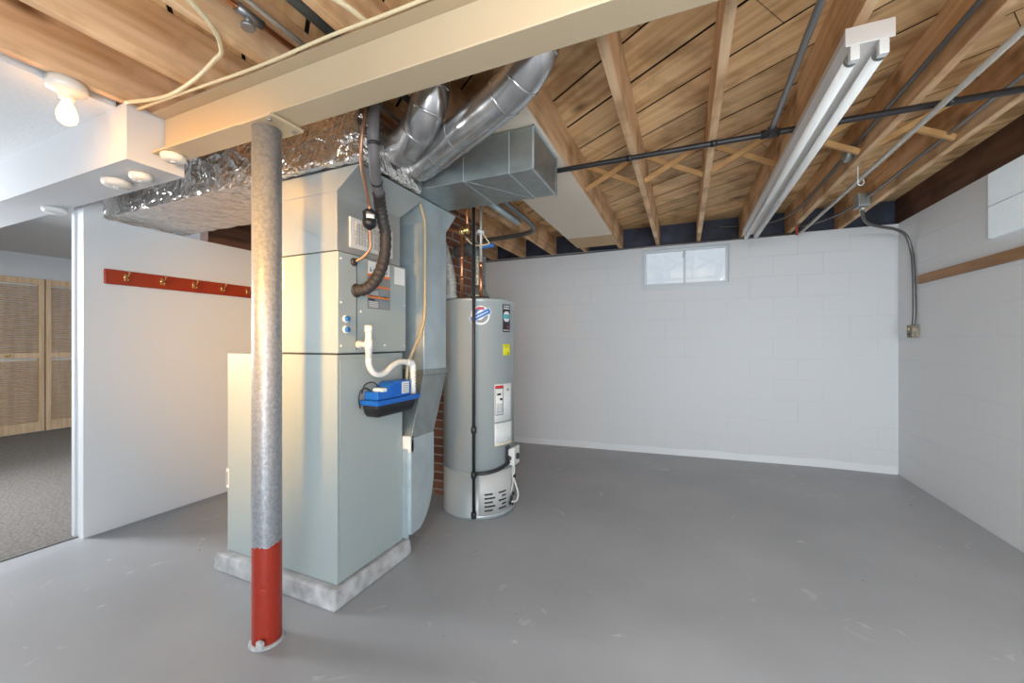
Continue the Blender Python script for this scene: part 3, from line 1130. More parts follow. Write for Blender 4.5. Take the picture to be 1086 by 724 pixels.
# ------------------------------------------------------------------ vertical drop duct with boot
t = thing('return_drop_duct', (-1.6, 2.05, 0.1), 'pale galvanised vertical duct behind the furnace with a tapering boot at its foot', 'duct')
x0, x1 = -1.80, -1.40
b = MB()
b.box(x0, x1, 1.945, 2.18, 1.03, 1.895, 'galv_light')
s = b.build('duct_riser', t, bevel=0.002)
b = MB()
b.hexa([(x0, 1.945, 1.895), (x1, 1.945, 1.895), (x1, 2.18, 1.895), (x0, 2.18, 1.895),
        (x0, 1.855, 2.028), (x1 + 0.01, 1.855, 2.028), (x1 + 0.01, 2.285, 2.028), (x0, 2.285, 2.028)], 'galv_light')
b.build('duct_flare', t, bevel=0.002)
for z in (1.66, 1.36):
    b = MB().box(x1 - 0.002, x1 + 0.004, 1.9415, 2.183, z, z + 0.006, 'galv_light')
    b.box(x0, x1 - 0.001, 1.9415, 1.946, z, z + 0.006, 'galv_light')
    b.build('drive_cleat', s)
b = MB()
b.box(x0, x1 + 0.008, 1.935, 2.19, 1.000, 1.034, 'galv')
b.build('boot_collar', t, bevel=0.004)
b = MB()
b.hexa([(x0, 1.82, 0.655), (x1, 1.82, 0.655), (x1, 2.04, 0.655), (x0, 2.04, 0.655),
        (x0, 1.94, 1.0), (x1, 1.94, 1.0), (x1, 2.185, 1.0), (x0, 2.185, 1.0)], 'galv')
b.build('boot_taper', t, bevel=0.002)
poly = [(1.825, 0.655), (1.825, 0.12)]
for k in range(9):
    a = math.radians(-68 + 68 * k / 8)
    poly.append((1.80 + 0.245 * math.cos(a) ** 0.85, 0.43 + 0.33 * math.sin(a)))
poly.append((2.045, 0.655))
b = MB()
b.prism([(x0, p[0], p[1]) for p in poly], (x1 - x0, 0, 0), 'galv_light')
boot = b.build('boot_elbow', t, bevel=0.002)
b = MB()
b.box(-1.80, -1.415, 1.8135, 1.824, 0.10, 0.60, 'galv_light')
b.build('boot_flange', t)
b = MB().box(-1.455, -1.40, 1.815, 1.85, 0.58, 0.67, 'lab_white')
b.build('control_box', t, bevel=0.003)['label'] = 'small white box at the boot'

# ------------------------------------------------------------------ round pipes


def round_duct(pts, r, label, rings_at):
    t = thing('round_duct', pts[0], label, 'duct', 'round galvanised branch ducts')
    sp = spline(pts, 8)
    b = MB().tube(sp, r, 'galv_pipe', 32)
    p = b.build('duct_pipe', t)
    n = len(sp) - 1
    for f in rings_at:
        i = max(1, min(n - 1, int(f * n)))
        d = (sp[i + 1] - sp[i - 1]).normalized()
        q = sp[i]
        b = MB().tube([q - d * 0.006, q - d * 0.003, q + d * 0.003, q + d * 0.006], [r + 0.0005, r + 0.0028, r + 0.0028, r + 0.0005], 'galv_pipe', 32, cap=False)
        b.build('crimped_joint', t)
    return t


round_duct([(-1.285, 1.57, 2.125), (-1.18, 1.525, 2.135), (-1.08, 1.475, 2.165), (-1.01, 1.44, 2.23), (-0.98, 1.42, 2.32), (-0.97, 1.41, 2.48)], 0.077,
           'short round galvanised elbow duct rising from the foil duct end, left one', (0.16, 0.36, 0.55, 0.74))
round_duct([(-1.275, 1.73, 2.115), (-1.17, 1.68, 2.12), (-1.0, 1.595, 2.13), (-0.72, 1.455, 2.145), (-0.58, 1.385, 2.165), (-0.49, 1.34, 2.22), (-0.455, 1.32, 2.32), (-0.45, 1.315, 2.48)], 0.077,
           'long round galvanised duct slanting from the foil duct end to the right', (0.10, 0.22, 0.33, 0.5, 0.62, 0.75))

# ------------------------------------------------------------------ tan boxing under a joist bay
t = thing('duct_boxing', (-0.88, 3.0, 2.24), 'long flat tan panel closing a joist bay right of the trunk duct', 'boxing')
b = MB().box(-1.105, -0.652, 1.66, 3.985, 2.250, 2.2615, 'boxing')
b.build('panel', t)
b = MB().box(-1.105, -0.652, 3.99, 4.42, 2.248, 2.2615, 'boxing2')
b.build('end_panel', t)['label'] = 'brown end panel'

# ------------------------------------------------------------------ refrigerant lines
t = thing('insulated_refrigerant_line', (-1.2, 1.3, 2.25), 'thick dark insulated refrigerant line curving down into the coil cabinet', 'pipe')
pi_ = [(-1.205, 1.325, 2.24), (-1.2, 1.318, 2.197), (-1.2, 1.31, 2.09), (-1.21, 1.325, 1.99), (-1.25, 1.377, 1.935), (-1.30, 1.457, 1.886)]
b = MB().tube(spline(pi_, 6), 0.024, 'insul', 16)
b.build('smooth_insulation', t)
pi2 = [(-1.30, 1.455, 1.888), (-1.34, 1.51, 1.85), (-1.355, 1.545, 1.79), (-1.355, 1.565, 1.715), (-1.36, 1.557, 1.60), (-1.375, 1.525, 1.51), (-1.405, 1.49, 1.455), (-1.445, 1.465, 1.444)]
sp = spline(pi2, 10)
rs = [0.0275 + 0.0028 * noise.noise((i * 0.9, 2, 7)) + 0.002 * math.sin(i * 1.9) for i in range(len(sp))]
b = MB().tube(sp, rs, 'rubber', 16)
b.build('wrapped_insulation', t)['label'] = 'black tape-wrapped insulation'
for q, d in ((Vector((-1.2, 1.311, 2.03)), Vector((0, 0.1, -1))), (Vector((-1.272, 1.41, 1.915)), Vector((-0.5, 0.7, -0.5)))):
    d.normalize()
    MB().tube([q - d * 0.006, q + d * 0.006], 0.0265, 'black', 16).build('cable_tie', t)
t = thing('copper_refrigerant_line', (-1.2, 1.28, 2.24), 'thin copper refrigerant line with a black filter drier on the furnace front', 'pipe')
pl_ = [(-1.225, 1.30, 2.24), (-1.22, 1.289, 2.17), (-1.22, 1.267, 2.045), (-1.255, 1.30, 1.955), (-1.31, 1.385, 1.885), (-1.345, 1.44, 1.84), (-1.352, 1.452, 1.81)]
b = MB().tube(spline(pl_, 6), 0.0075, 'copper_dull', 10)
b.build('upper_copper', t)
b = MB()
b.lathe((-1.36, 1.46, 1.735), [(0.008, -0.012), (0.012, -0.006), (0.024, 0.0), (0.030, 0.01), (0.032, 0.02), (0.032, 0.028), (0.030, 0.032), (0.030, 0.06), (0.032, 0.064), (0.030, 0.075), (0.018, 0.084), (0.010, 0.092)], 'black_tank', 24)
dr = b.build('filter_drier', t)
dr['label'] = 'black filter drier'
b = MB().cpatch(-1.36, 1.46, 0.0303, -75, 0, 1.772, 1.792, 'lab_white', 0.0012)
b.build('drier_label', dr)
pl2 = [(-1.362, 1.462, 1.735), (-1.37, 1.475, 1.69), (-1.375, 1.483, 1.65), (-1.395, 1.475, 1.615), (-1.42, 1.46, 1.59), (-1.442, 1.447, 1.578)]
b = MB().tube(spline(pl2, 6), 0.0065, 'copper_dull', 10)
b.build('lower_copper', t)

# ------------------------------------------------------------------ condensate drain and pump
t = thing('condensate_drain', (-1.3594, 1.5648, 0.9457), 'white plastic drain pipe with a trap between the coil cabinet and the blue pump', 'pipe')
b = MB()
b.tube([(-1.4430, 1.4700, 1.1860), (-1.3643, 1.4543, 1.1863)], 0.013, 'pvc', 14)
b.tube([(-1.4430, 1.4700, 1.1860), (-1.4250, 1.4760, 1.1860)], 0.018, 'pvc', 14)
b.build('inlet_stub', t)
b = MB()
b.tube([(-1.3594, 1.4543, 1.2606), (-1.3594, 1.4543, 1.2000), (-1.3594, 1.4543, 1.1218)], 0.0155, 'pvc', 16)
b.lathe((-1.3594, 1.4543, 1.2440), [(0.019, 0), (0.019, 0.03), (0.012, 0.031)], 'pvc', 16)
b.lathe((-1.3594, 1.4543, 1.1638), [(0.019, 0), (0.019, 0.044)], 'pvc', 16)
b.build('vent_tee', t)
b = MB()
b.tube(spline([(-1.3594, 1.4543, 1.1315), (-1.3594, 1.4562, 1.0922), (-1.3594, 1.4817, 1.0545), (-1.3594, 1.5257, 1.0389), (-1.3594, 1.5697, 1.0469), (-1.3594, 1.6186, 1.0763), (-1.3594, 1.6724, 1.0929), (-1.3594, 1.7262, 1.0910), (-1.3594, 1.7604, 1.0792)], 6), 0.0145, 'pvc', 16)
b.build('trap', t)
b = MB()
b.tube(spline([(-1.3594, 1.7359, 1.0890), (-1.3594, 1.7721, 1.0851), (-1.3594, 1.7858, 1.0665), (-1.3594, 1.7868, 1.0323)], 5), 0.0175, 'pvc', 16)
b.tube([(-1.3594, 1.7868, 1.0372), (-1.3594, 1.7868, 0.9165)], 0.0165, 'pvc', 16)
b.build('down_pipe', t)
b = MB()
for k in range(7):
    b.box(-1.3445, -1.342, 1.784, 1.788, 0.955 + k * 0.016, 0.962 + k * 0.016, 'lab_txt')
b.build('pipe_print', t)

t = thing('condensate_pump', (-1.38, 1.65, 0.8150), 'blue condensate pump with a black tank fixed on the furnace side', 'pump')
b = MB()
b.hexa([(-1.438, 1.505, 0.8300), (-1.345, 1.505, 0.8300), (-1.345, 1.775, 0.8300), (-1.438, 1.775, 0.8300),
        (-1.442, 1.485, 0.8980), (-1.332, 1.485, 0.8980), (-1.332, 1.802, 0.8980), (-1.442, 1.802, 0.8980)], 'black_tank')
tk = b.build('tank', t, bevel=0.02)
tk['label'] = 'black reservoir tank'
b = MB()
b.box(-1.4425, -1.325, 1.478, 1.812, 0.9050, 0.9160, 'blue')
b.box(-1.44, -1.328, 1.482, 1.808, 0.8920, 0.9060, 'blue')
b.build('tank_lid', t, bevel=0.003)
b = MB()
poly = [(1.50, 0.9160), (1.745, 0.9160), (1.75, 0.9600), (1.745, 0.9980), (1.62, 0.9980), (1.585, 0.9820), (1.568, 0.9600), (1.50, 0.9560)]
b.prism([(-1.43, p[0], p[1]) for p in poly], (0.085, 0, 0), 'blue')
hs = b.build('motor_housing', t, bevel=0.004)
b = MB()
for k in range(8):
    b.box(-1.346, -1.342, 1.590 + k * 0.010, 1.595 + k * 0.010, 0.9300, 0.9850, 'blue')
b.build('cooling_fins', hs)
b = MB()
b.box(-1.346, -1.3435, 1.675, 1.732, 0.9300, 0.9900, 'lab_white')
for j in range(5):
    b.box(-1.3438, -1.3425, 1.682, 1.725, 0.9380 + j * 0.01, 0.9410 + j * 0.01, 'lab_txt')
b.build('pump_label', hs)['label'] = 'white printed label'
b = MB().box(-1.40, -1.342, 1.525, 1.56, 0.9540, 0.9720, 'lab_white')
b.build('switch_cover', hs, bevel=0.002)
b = MB()
b.tube(spline([(-1.40, 1.515, 0.9550), (-1.41, 1.49, 0.9750), (-1.42, 1.465, 0.9600), (-1.425, 1.46, 0.9200), (-1.43, 1.475, 0.8800)], 6), 0.004, 'black', 8)
b.tube(spline([(-1.39, 1.56, 0.9700), (-1.40, 1.53, 1.0000), (-1.42, 1.495, 0.9900), (-1.42, 1.475, 0.9500)], 6), 0.0035, 'black', 8)
b.build('power_cord', t)
t2 = MB().tube(spline([(-1.378, 1.86, 2.0), (-1.378, 1.905, 1.93), (-1.380, 1.925, 1.86), (-1.380, 1.925, 1.6), (-1.380, 1.922, 1.36), (-1.380, 1.88, 1.24), (-1.382, 1.82, 1.15), (-1.385, 1.775, 1.06), (-1.387, 1.765, 0.917)], 6), 0.009, 'tan', 10)
tag(t2.build('discharge_tube'), 'tan plastic tube running down the vertical duct edge to the blue pump', 'tube')

# ------------------------------------------------------------------ chimney
M['chimney'] = brick_mat()
tag(MB().box(-2.35, -1.69, 2.66, 3.25, -0.03, 2.255, 'chimney').build('brick_chimney'), 'red brick chimney behind the vertical duct and water heater', 'chimney')

# ------------------------------------------------------------------ water heater
HX, HY, HR = -1.378, 2.586, 0.256
t = thing('water_heater', (HX, HY, 0), 'tall cylindrical grey water heater standing beside the vertical duct', 'water heater')
b = MB().lathe((HX, HY, 0), [(HR - 0.012, 0.0), (HR - 0.012, 0.012), (HR + 0.003, 0.014), (HR + 0.003, 0.03), (HR, 0.034), (HR, 0.325)], 'heater', 72)
b.build('base_ring', t)
b = MB().lathe((HX, HY, 0), [(HR - 0.004, 0.325), (HR, 0.328), (HR, 1.468), (HR + 0.002, 1.470), (HR + 0.002, 1.485), (HR - 0.006, 1.492), (HR - 0.05, 1.497), (0.0, 1.50)], 'heater', 72)
jk = b.build('jacket', t)
b = MB()
for a0, w0 in ((-54, 17), (-31, 15)):
    for k in range(5):
        off = 3 if k % 2 else 0
        if a0 == -31:
            aa, ab = a0 + (0 if k % 2 == 0 else 6), a0 + w0
        else:
            aa, ab = a0, a0 + w0 - (4 if k % 2 == 0 else 0)
        z = 0.062 + k * 0.027
        b.cpatch(HX, HY, HR - 0.002, aa, ab, z, z + 0.011, 'lab_black', 0.0045, 6)
b.build('vent_slots', t)['label'] = 'black combustion air slots'
b = MB()
b.cpatch(HX, HY, HR - 0.001, -63, 4, 0.036, 0.322, 'heater_low', 0.0022, 16)
b.build('access_cover', t)['label'] = 'pale access cover'
for a, z, rr in ((-2, 0.10, 0.018), (2, 0.06, 0.016), (-6, 0.075, 0.015), (6, 0.12, 0.014)):
    aa = math.radians(a)
    b = MB().lathe((HX + (HR + 0.001) * math.cos(aa) - 0.006, HY + HR * math.sin(aa), z), [(rr, 0), (rr, 0.014), (rr * 0.5, 0.018)], 'black_tank', 12, 'x')
    b.build('viewport', t)
# labels
b = MB()
cxl, czl, R = -60.0, 1.375, 0.062


def disc_pts(R, n=28):
    return [(R * math.cos(2 * PI * k / n), R * math.sin(2 * PI * k / n)) for k in range(n)]


def cyl_poly(b, pts, th, m):
    """polygon given in (arc length, height) about the sticker centre, laid on the jacket"""
    vs, ws = [], []
    for u, v in pts:
        a = math.radians(cxl) + u / HR
        vs.append(b.bm.verts.new((HX + (HR + th) * math.cos(a), HY + (HR + th) * math.sin(a), czl + v)))
        ws.append(b.bm.verts.new((HX + (HR - 0.002) * math.cos(a), HY + (HR - 0.002) * math.sin(a), czl + v)))
    n = len(vs)
    c1 = b.bm.verts.new((HX + (HR + th) * math.cos(math.radians(cxl) + sum(p[0] for p in pts) / n / HR),
                         HY + (HR + th) * math.sin(math.radians(cxl) + sum(p[0] for p in pts) / n / HR), czl + sum(p[1] for p in pts) / n))
    for i in range(n):
        b.face([c1, vs[i], vs[(i + 1) % n]], m)
        b.face([vs[i], ws[i], ws[(i + 1) % n], vs[(i + 1) % n]], m)


cyl_poly(b, disc_pts(0.064), 0.0015, 'lab_white')
cyl_poly(b, [(0.052 * math.cos(a), 0.052 * math.sin(a)) for a in [math.radians(215 + 18 * k) for k in range(9)]], 0.003, 'lab_txt')
cyl_poly(b, [(0.052 * math.cos(a), 0.052 * math.sin(a)) for a in [math.radians(50 + 16 * k) for k in range(9)]], 0.003, 'lab_blue')
cyl_poly(b, [(-0.026, 0.034), (0.024, 0.044), (0.024, 0.054), (-0.012, 0.056), (-0.030, 0.046)], 0.0045, 'lab_red')
ca, sa = math.cos(math.radians(27)), math.sin(math.radians(27))


def rot(l):
    return [(p[0] * ca - p[1] * sa, p[0] * sa + p[1] * ca) for p in l]


cyl_poly(b, rot([(-0.075, -0.021), (-0.035, -0.021), (0, -0.021), (0.035, -0.021), (0.075, -0.021), (0.075, 0.021), (0.035, 0.021), (0, 0.021), (-0.035, 0.021), (-0.075, 0.021)]), 0.0055, 'lab_white')
cyl_poly(b, rot([(-0.071, -0.017), (-0.035, -0.017), (0, -0.017), (0.035, -0.017), (0.071, -0.017), (0.071, 0.017), (0.035, 0.017), (0, 0.017), (-0.035, 0.017), (-0.071, 0.017)]), 0.0075, 'lab_blue')
for k in range(9):
    u = -0.055 + k * 0.0125
    cyl_poly(b, rot([(u, -0.004), (u + 0.008, -0.004), (u + 0.008, 0.004), (u, 0.004)]), 0.0085, 'lab_white')
b.build('round_sticker', jk)['label'] = 'round white sticker with a blue diagonal band'
b = MB()
b.cpatch(HX, HY, HR, -23, -5, 1.265, 1.455, 'lab_black')
for k in range(5):
    b.cpatch(HX, HY, HR, -21 + k * 3, -19 + k * 3, 1.438, 1.448, 'lab_white', 0.0022, 2)
    b.cpatch(HX, HY, HR, -21 + k * 3, -19 + k * 3, 1.422, 1.432, 'lab_white', 0.0022, 2)
for k in range(7):
    zz = -0.03 + k * 0.01
    hw = math.sqrt(max(0.036 ** 2 - zz ** 2, 0)) / HR * 57.3
    b.cpatch(HX, HY, HR, -14 - hw, -14 + hw, 1.372 + zz - 0.0051, 1.372 + zz + 0.0051, 'lab_teal' if k in (2, 3, 4) else 'lab_white', 0.0025, 6)
b.cpatch(HX, HY, HR, -13, -10, 1.296, 1.308, 'lab_red', 0.0025, 3)
b.cpatch(HX, HY, HR, -22, -6, 1.275, 1.280, 'lab_white', 0.0022, 4)
b.build('brand_label', jk)['label'] = 'tall black label with a pale emblem'
b = MB()
b.cpatch(HX, HY, HR, -22, -5, 1.105, 1.182, 'lab_yellow')
b.cpatch(HX, HY, HR, -19, -12, 1.16, 1.164, 'lab_txt', 0.0022, 3)
b.cpatch(HX, HY, HR, -12, -9, 1.115, 1.122, 'lab_black', 0.0022, 3)
b.build('energy_sticker', jk)['label'] = 'yellow sticker'
b = MB()
b.cpatch(HX, HY, HR, -38, 1, 0.655, 0.91, 'lab_white')
b.cpatch(HX, HY, HR, -38, 3, 0.49, 0.645, 'lab_white')
b.cpatch(HX, HY, HR, -37, -22, 0.70, 0.90, 'lab_grey', 0.002)
b.cpatch(HX, HY, HR, -36.2, -22.8, 0.705, 0.88, 'lab_white', 0.0028)
b.cpatch(HX, HY, HR, -37, -22, 0.882, 0.90, 'lab_red', 0.003)
b.cpatch(HX, HY, HR, -34, -27, 0.835, 0.848, 'lab_black', 0.0034, 4)
b.cpatch(HX, HY, HR, -29, -24, 0.80, 0.815, 'lab_black', 0.0034, 4)
for k in range(5):
    b.cpatch(HX, HY, HR, -35, -24, 0.72 + k * 0.013, 0.724 + k * 0.013, 'lab_txt', 0.0034, 4)
for k in range(9):
    b.cpatch(HX, HY, HR, -19, -2, 0.69 + k * 0.018, 0.693 + k * 0.018, 'frame_white', 0.002, 5)
b.cpatch(HX, HY, HR, -14, -9, 0.86, 0.875, 'lab_txt', 0.0026, 3)
for k in range(9):
    b.cpatch(HX, HY, HR, -35, 0, 0.515 + k * 0.014, 0.5175 + k * 0.014, 'frame_white', 0.002, 6)
b.cpatch(HX, HY, HR, -37, 2, 0.492, 0.505, 'cable', 0.002, 6)
b.build('instruction_labels', jk)['label'] = 'white instruction sheets with a red heading'
# gas control valve on the side, wires
va = math.radians(-4)
vx, vy = HX + HR * math.cos(va), HY + HR * math.sin(va)
b = MB()
b.hexa([(vx - 0.004, vy - 0.055, 0.352), (vx + 0.052, vy - 0.055, 0.346), (vx + 0.052, vy + 0.055, 0.346), (vx - 0.004, vy + 0.055, 0.352),
        (vx - 0.004, vy - 0.055, 0.455), (vx + 0.052, vy - 0.048, 0.475), (vx + 0.052, vy + 0.048, 0.475), (vx - 0.004, vy + 0.055, 0.455)], 'white_plastic')
gv = b.build('gas_control', t, bevel=0.008)
gv['label'] = 'white gas control valve'
b = MB().lathe((vx + 0.05, vy, 0.405), [(0.022, 0), (0.020, 0.014), (0.0, 0.016)], 'lab_black', 18, 'x')
b.build('control_knob', gv)
b = MB().lathe((vx + 0.02, vy - 0.056, 0.40), [(0.016, 0), (0.014, -0.012), (0.0, -0.013)], 'lab_black', 18, 'y')
b.build('control_knob', gv)
b = MB().box(vx - 0.002, vx + 0.012, vy - 0.075, vy - 0.03, 0.36, 0.48, 'lab_black')
b.build('valve_bracket', gv)
b = MB()
b.tube(spline([(vx + 0.03, vy, 0.345), (vx + 0.035, vy - 0.01, 0.30), (vx + 0.025, vy - 0.005, 0.26), (vx + 0.045, vy, 0.20), (vx + 0.06, vy, 0.14), (vx + 0.045, vy, 0.09), (vx + 0.0, vy, 0.08)], 6), 0.006, 'white_plastic', 8)
b.tube(spline([(vx + 0.02, vy + 0.02, 0.345), (vx + 0.015, vy, 0.29), (vx + 0.022, vy, 0.22), (vx + 0.005, vy, 0.14)], 6), 0.004, 'white_plastic', 8)
b.tube([(vx + 0.03, vy, 0.275), (vx + 0.03, vy, 0.255)], 0.012, 'black', 10)
b.build('igniter_wires', gv)
# draft hood
b = MB()
b.lathe((HX - 0.005, HY, 1.498), [(0.080, 0.022), (0.082, 0.028), (0.072, 0.045), (0.052, 0.07), (0.050, 0.10)], 'galv', 28)
for a in (30, 150, 270):
    aa = math.radians(a)
    b.tube([(HX - 0.005 + 0.07 * math.cos(aa), HY + 0.07 * math.sin(aa), 1.495), (HX - 0.005 + 0.07 * math.cos(aa), HY + 0.07 * math.sin(aa), 1.53)], 0.006, 'galv_dark', 6)
b.lathe((HX - 0.005, HY, 1.499), [(0.055, 0), (0.055, 0.024)], 'lab_black', 20)
b.build('draft_hood', t)

# flue pipe from the hood into the chimney
t = thing('flue_pipe', (HX, HY, 1.60), 'grey metal flue pipe rising from the water heater and turning to the chimney', 'pipe')
b = MB().tube(spline([(HX - 0.005, HY, 1.601), (HX - 0.005, HY, 1.70), (HX - 0.005, HY, 1.80), (HX - 0.03, HY + 0.01, 1.865), (HX - 0.09, HY + 0.05, 1.895), (HX - 0.22, HY + 0.14, 1.91), (-1.685, HY + 0.20, 1.92)], 6), 0.051, 'galv_dark', 24)
b.build('flue', t)
for z in (1.68, 1.80):
    MB().lathe((HX - 0.005, HY, z), [(0.0515, 0), (0.055, 0.003), (0.055, 0.007), (0.0515, 0.01)], 'galv', 24).build('flue_joint', t)

# water pipes above the heater
t = thing('water_pipe', (-1.481, 2.50, 1.50), 'bright copper pipe rising from the water heater left of the flue', 'pipe', 'copper pipes above the water heater')
PX, PY = -1.455, 2.47
b = MB().tube([(PX, PY, 1.496), (PX, PY, 2.0)], 0.011, 'copper', 14)
b.build('riser', t)
for z in (1.63, 1.78):
    MB().lathe((PX, PY, z), [(0.0145, 0), (0.0145, 0.03)], 'copper', 14).build('coupling', t)
b = MB()
b.tube([(PX, PY, 1.955), (PX, PY, 2.018)], 0.017, 'brass', 14)
b.tube([(PX - 0.03, PY, 1.985), (PX + 0.045, PY, 1.985)], 0.015, 'brass', 14)
b.tube([(PX + 0.045, PY, 1.96), (PX + 0.045, PY, 2.026)], 0.013, 'brass', 12)
b.build('brass_valve', t)['label'] = 'brass valve'
b = MB().tube(spline([(PX - 0.02, PY, 1.985), (-1.6, 2.46, 2.02), (-1.75, 2.46, 2.06), (-1.9, 2.46, 2.08)], 4), 0.010, 'copper', 12)
b.build('branch', t)
b = MB()
b.tube(spline([(PX + 0.045, PY, 2.02), (PX + 0.05, 2.45, 2.12), (PX + 0.05, 2.44, 2.22)], 4), 0.010, 'copper', 12)
b.build('upper_riser', t)
t = thing('water_pipe', (-1.30, 2.50, 1.50), 'copper pipe with a white valve rising from the water heater right of the flue', 'pipe', 'copper pipes above the water heater')
QX, QY = -1.302, 2.47
b = MB().tube([(QX, QY, 1.496), (QX, QY, 1.72)], 0.011, 'copper', 14)
b.build('riser', t)
b = MB().tube([(QX, QY, 1.72), (QX, QY, 2.25)], 0.0095, 'emt', 14)
b.lathe((QX, QY, 1.71), [(0.014, 0), (0.014, 0.04)], 'copper', 12)
b.build('upper_riser', t)['label'] = 'grey upper pipe'
b = MB()
b.tube([(QX - 0.03, QY - 0.01, 1.955), (QX + 0.03, QY - 0.01, 1.955)], 0.012, 'white_plastic', 12)
b.lathe((QX, QY - 0.015, 1.945), [(0.02, 0), (0.02, 0.025)], 'white_plastic', 12)
b.build('valve', t)['label'] = 'white valve'
b = MB().tube(spline([(QX + 0.02, QY - 0.01, 1.945), (QX + 0.055, QY - 0.02, 1.90), (QX + 0.07, QY - 0.02, 1.868), (QX - 0.04, QY - 0.02, 1.87), (-1.40, QY - 0.03, 1.92)], 5), 0.005, 'cable', 8)
b.build('drain_loop', t)
t = thing('water_pipe', (-1.42, 2.75, 1.6), 'dull grey thin pipe leaning behind the flue above the water heater', 'pipe', 'copper pipes above the water heater')
b = MB().tube([(-1.455, 2.72, 1.72), (-1.50, 2.72, 2.2)], 0.012, 'emt', 12)
b.build('riser', t)
b = MB().lathe((-1.455, 2.72, 1.715), [(0.016, 0), (0.016, 0.03)], 'copper', 12)
b.build('coupling', t)
# relief valve beside the flue
tag(MB().tube(spline([(-1.302, 2.482, 1.86), (-1.25, 2.50, 1.87), (-1.22, 2.51, 1.87)], 4), 0.014, 'lab_blue', 12).build('shutoff_valve'),
    'small blue shutoff valve on the grey water pipe above the heater', 'valve')
# gas line
t = thing('gas_drop_pipe', (-1.262, 2.31, 0.07), 'vertical black iron gas pipe standing close in front of the water heater', 'pipe')
GX, GY = -1.268, 2.305
b = MB().tube([(GX, GY, 0.05), (GX, GY, 2.225)], 0.0105, 'black', 14)
b.build('riser', t)
for z in (0.062, 0.62, 0.325):
    b = MB().lathe((GX, GY, z - 0.02), [(0.016, 0), (0.018, 0.005), (0.018, 0.035), (0.016, 0.04)], 'black', 14)
    b.build('fitting', t)
pts = []
for k in range(9):
    a = math.radians(-64 + (52) * k / 8)
    pts.append((HX + (HR + 0.022) * math.cos(a), HY + (HR + 0.022) * math.sin(a), 0.325 + 0.05 * (k / 8) ** 2))
b = MB().tube(spline([(GX, GY, 0.325)] + pts, 3), 0.012, 'black', 12)
b.build('branch', t)
t = thing('gas_main_pipe', (0.3, 2.33, 2.22), 'long dark iron pipe crossing under the joists from the trunk duct to the right wall', 'pipe')
b = MB().tube([(GX, 2.33, 2.232), (-0.5, 2.33, 2.232), (0.4, 2.33, 2.232), (1.765, 2.33, 2.232)], 0.0145, 'black', 14)
b.build('main_run', t)
b = MB()
b.tube([(0.35, 2.33, 2.232), (0.43, 2.33, 2.232)], 0.021, 'black', 14)
b.tube([(0.39, 2.33, 2.232), (0.39, 2.28, 2.232)], 0.020, 'black', 14)
b.build('tee_fitting', t)
for px in (0.125, -0.30, 1.04):
    MB().tube([(px, 2.33, 2.232), (px + 0.03, 2.33, 2.232)], 0.017, 'black', 14).build('coupling', t)
b = MB().tube(spline([(0.39, 2.29, 2.236), (0.385, 1.8, 2.236), (0.38, 1.3, 2.24), (0.38, 1.24, 2.27), (0.38, 1.22, 2.40)], 5), 0.0125, 'steel', 14)
b.build('branch', t)['label'] = 'greyer branch pipe'

# grey conduit loop behind trunk
tag(MB().tube(spline([(-2.3, 3.62, 2.215), (-1.9, 3.58, 2.215), (-1.52, 3.54, 2.215), (-1.33, 3.48, 2.215), (-1.245, 3.37, 2.215), (-1.215, 3.18, 2.215), (-1.205, 2.9, 2.215), (-1.20, 2.38, 2.215)], 6), 0.022, 'conduit', 14).build('conduit_pipe'),
    'grey pipe making a wide bend under the joists behind the water heater', 'conduit')
tag(MB().tube([(-1.32, 2.42, 2.222), (-1.305, 3.15, 2.222)], 0.03, 'galv_light', 14).build('conduit_pipe'),
    'short pale pipe beside the grey pipe bend, left of the tan boxing', 'conduit')
b = MB().tube([(-3.3, 4.672, 2.243), (-1.15, 4.672, 2.243), (-0.5, 4.672, 2.25), (1.0, 4.672, 2.25)], 0.009, 'conduit', 10)
tag(b.build('wall_conduit'), 'thin dark conduit along the top edge of the back wall', 'conduit')
# white flexible duct, in front of the chimney
t = thing('flexible_vent_hose', (-1.62, 2.62, 1.52), 'crumpled cream flexible hose hanging between the chimney and the copper pipe', 'hose')
sp = spline([(-1.66, 2.52, 1.92), (-1.62, 2.50, 1.84), (-1.585, 2.49, 1.74), (-1.56, 2.49, 1.63), (-1.56, 2.49, 1.503)], 16)
b = MB().tube(sp, [0.040 + 0.004 * math.sin(i * 2.1) for i in range(len(sp))], 'flexwhite', 18)
b.build('hose', t)
b = MB().lathe((-1.56, 2.49, 1.502), [(0.047, 0), (0.047, 0.03), (0.041, 0.034)], 'pvc', 18)
b.build('cuff', t)

# ------------------------------------------------------------------ window in the back wall
t = thing('window_1', (0, BY + 0.1, wz0), 'small two-pane hopper window high in the back wall', None)
struct(t)


def frame(b, x0, x1, y0, y1, z0, z1, w_, m):
    b.box(x0, x1, y0, y1, z0, z0 + w_, m)
    b.box(x0, x1, y0, y1, z1 - w_, z1, m)
    b.box(x0, x0 + w_, y0, y1, z0 + w_, z1 - w_, m)
    b.box(x1 - w_, x1, y0, y1, z0 + w_, z1 - w_, m)


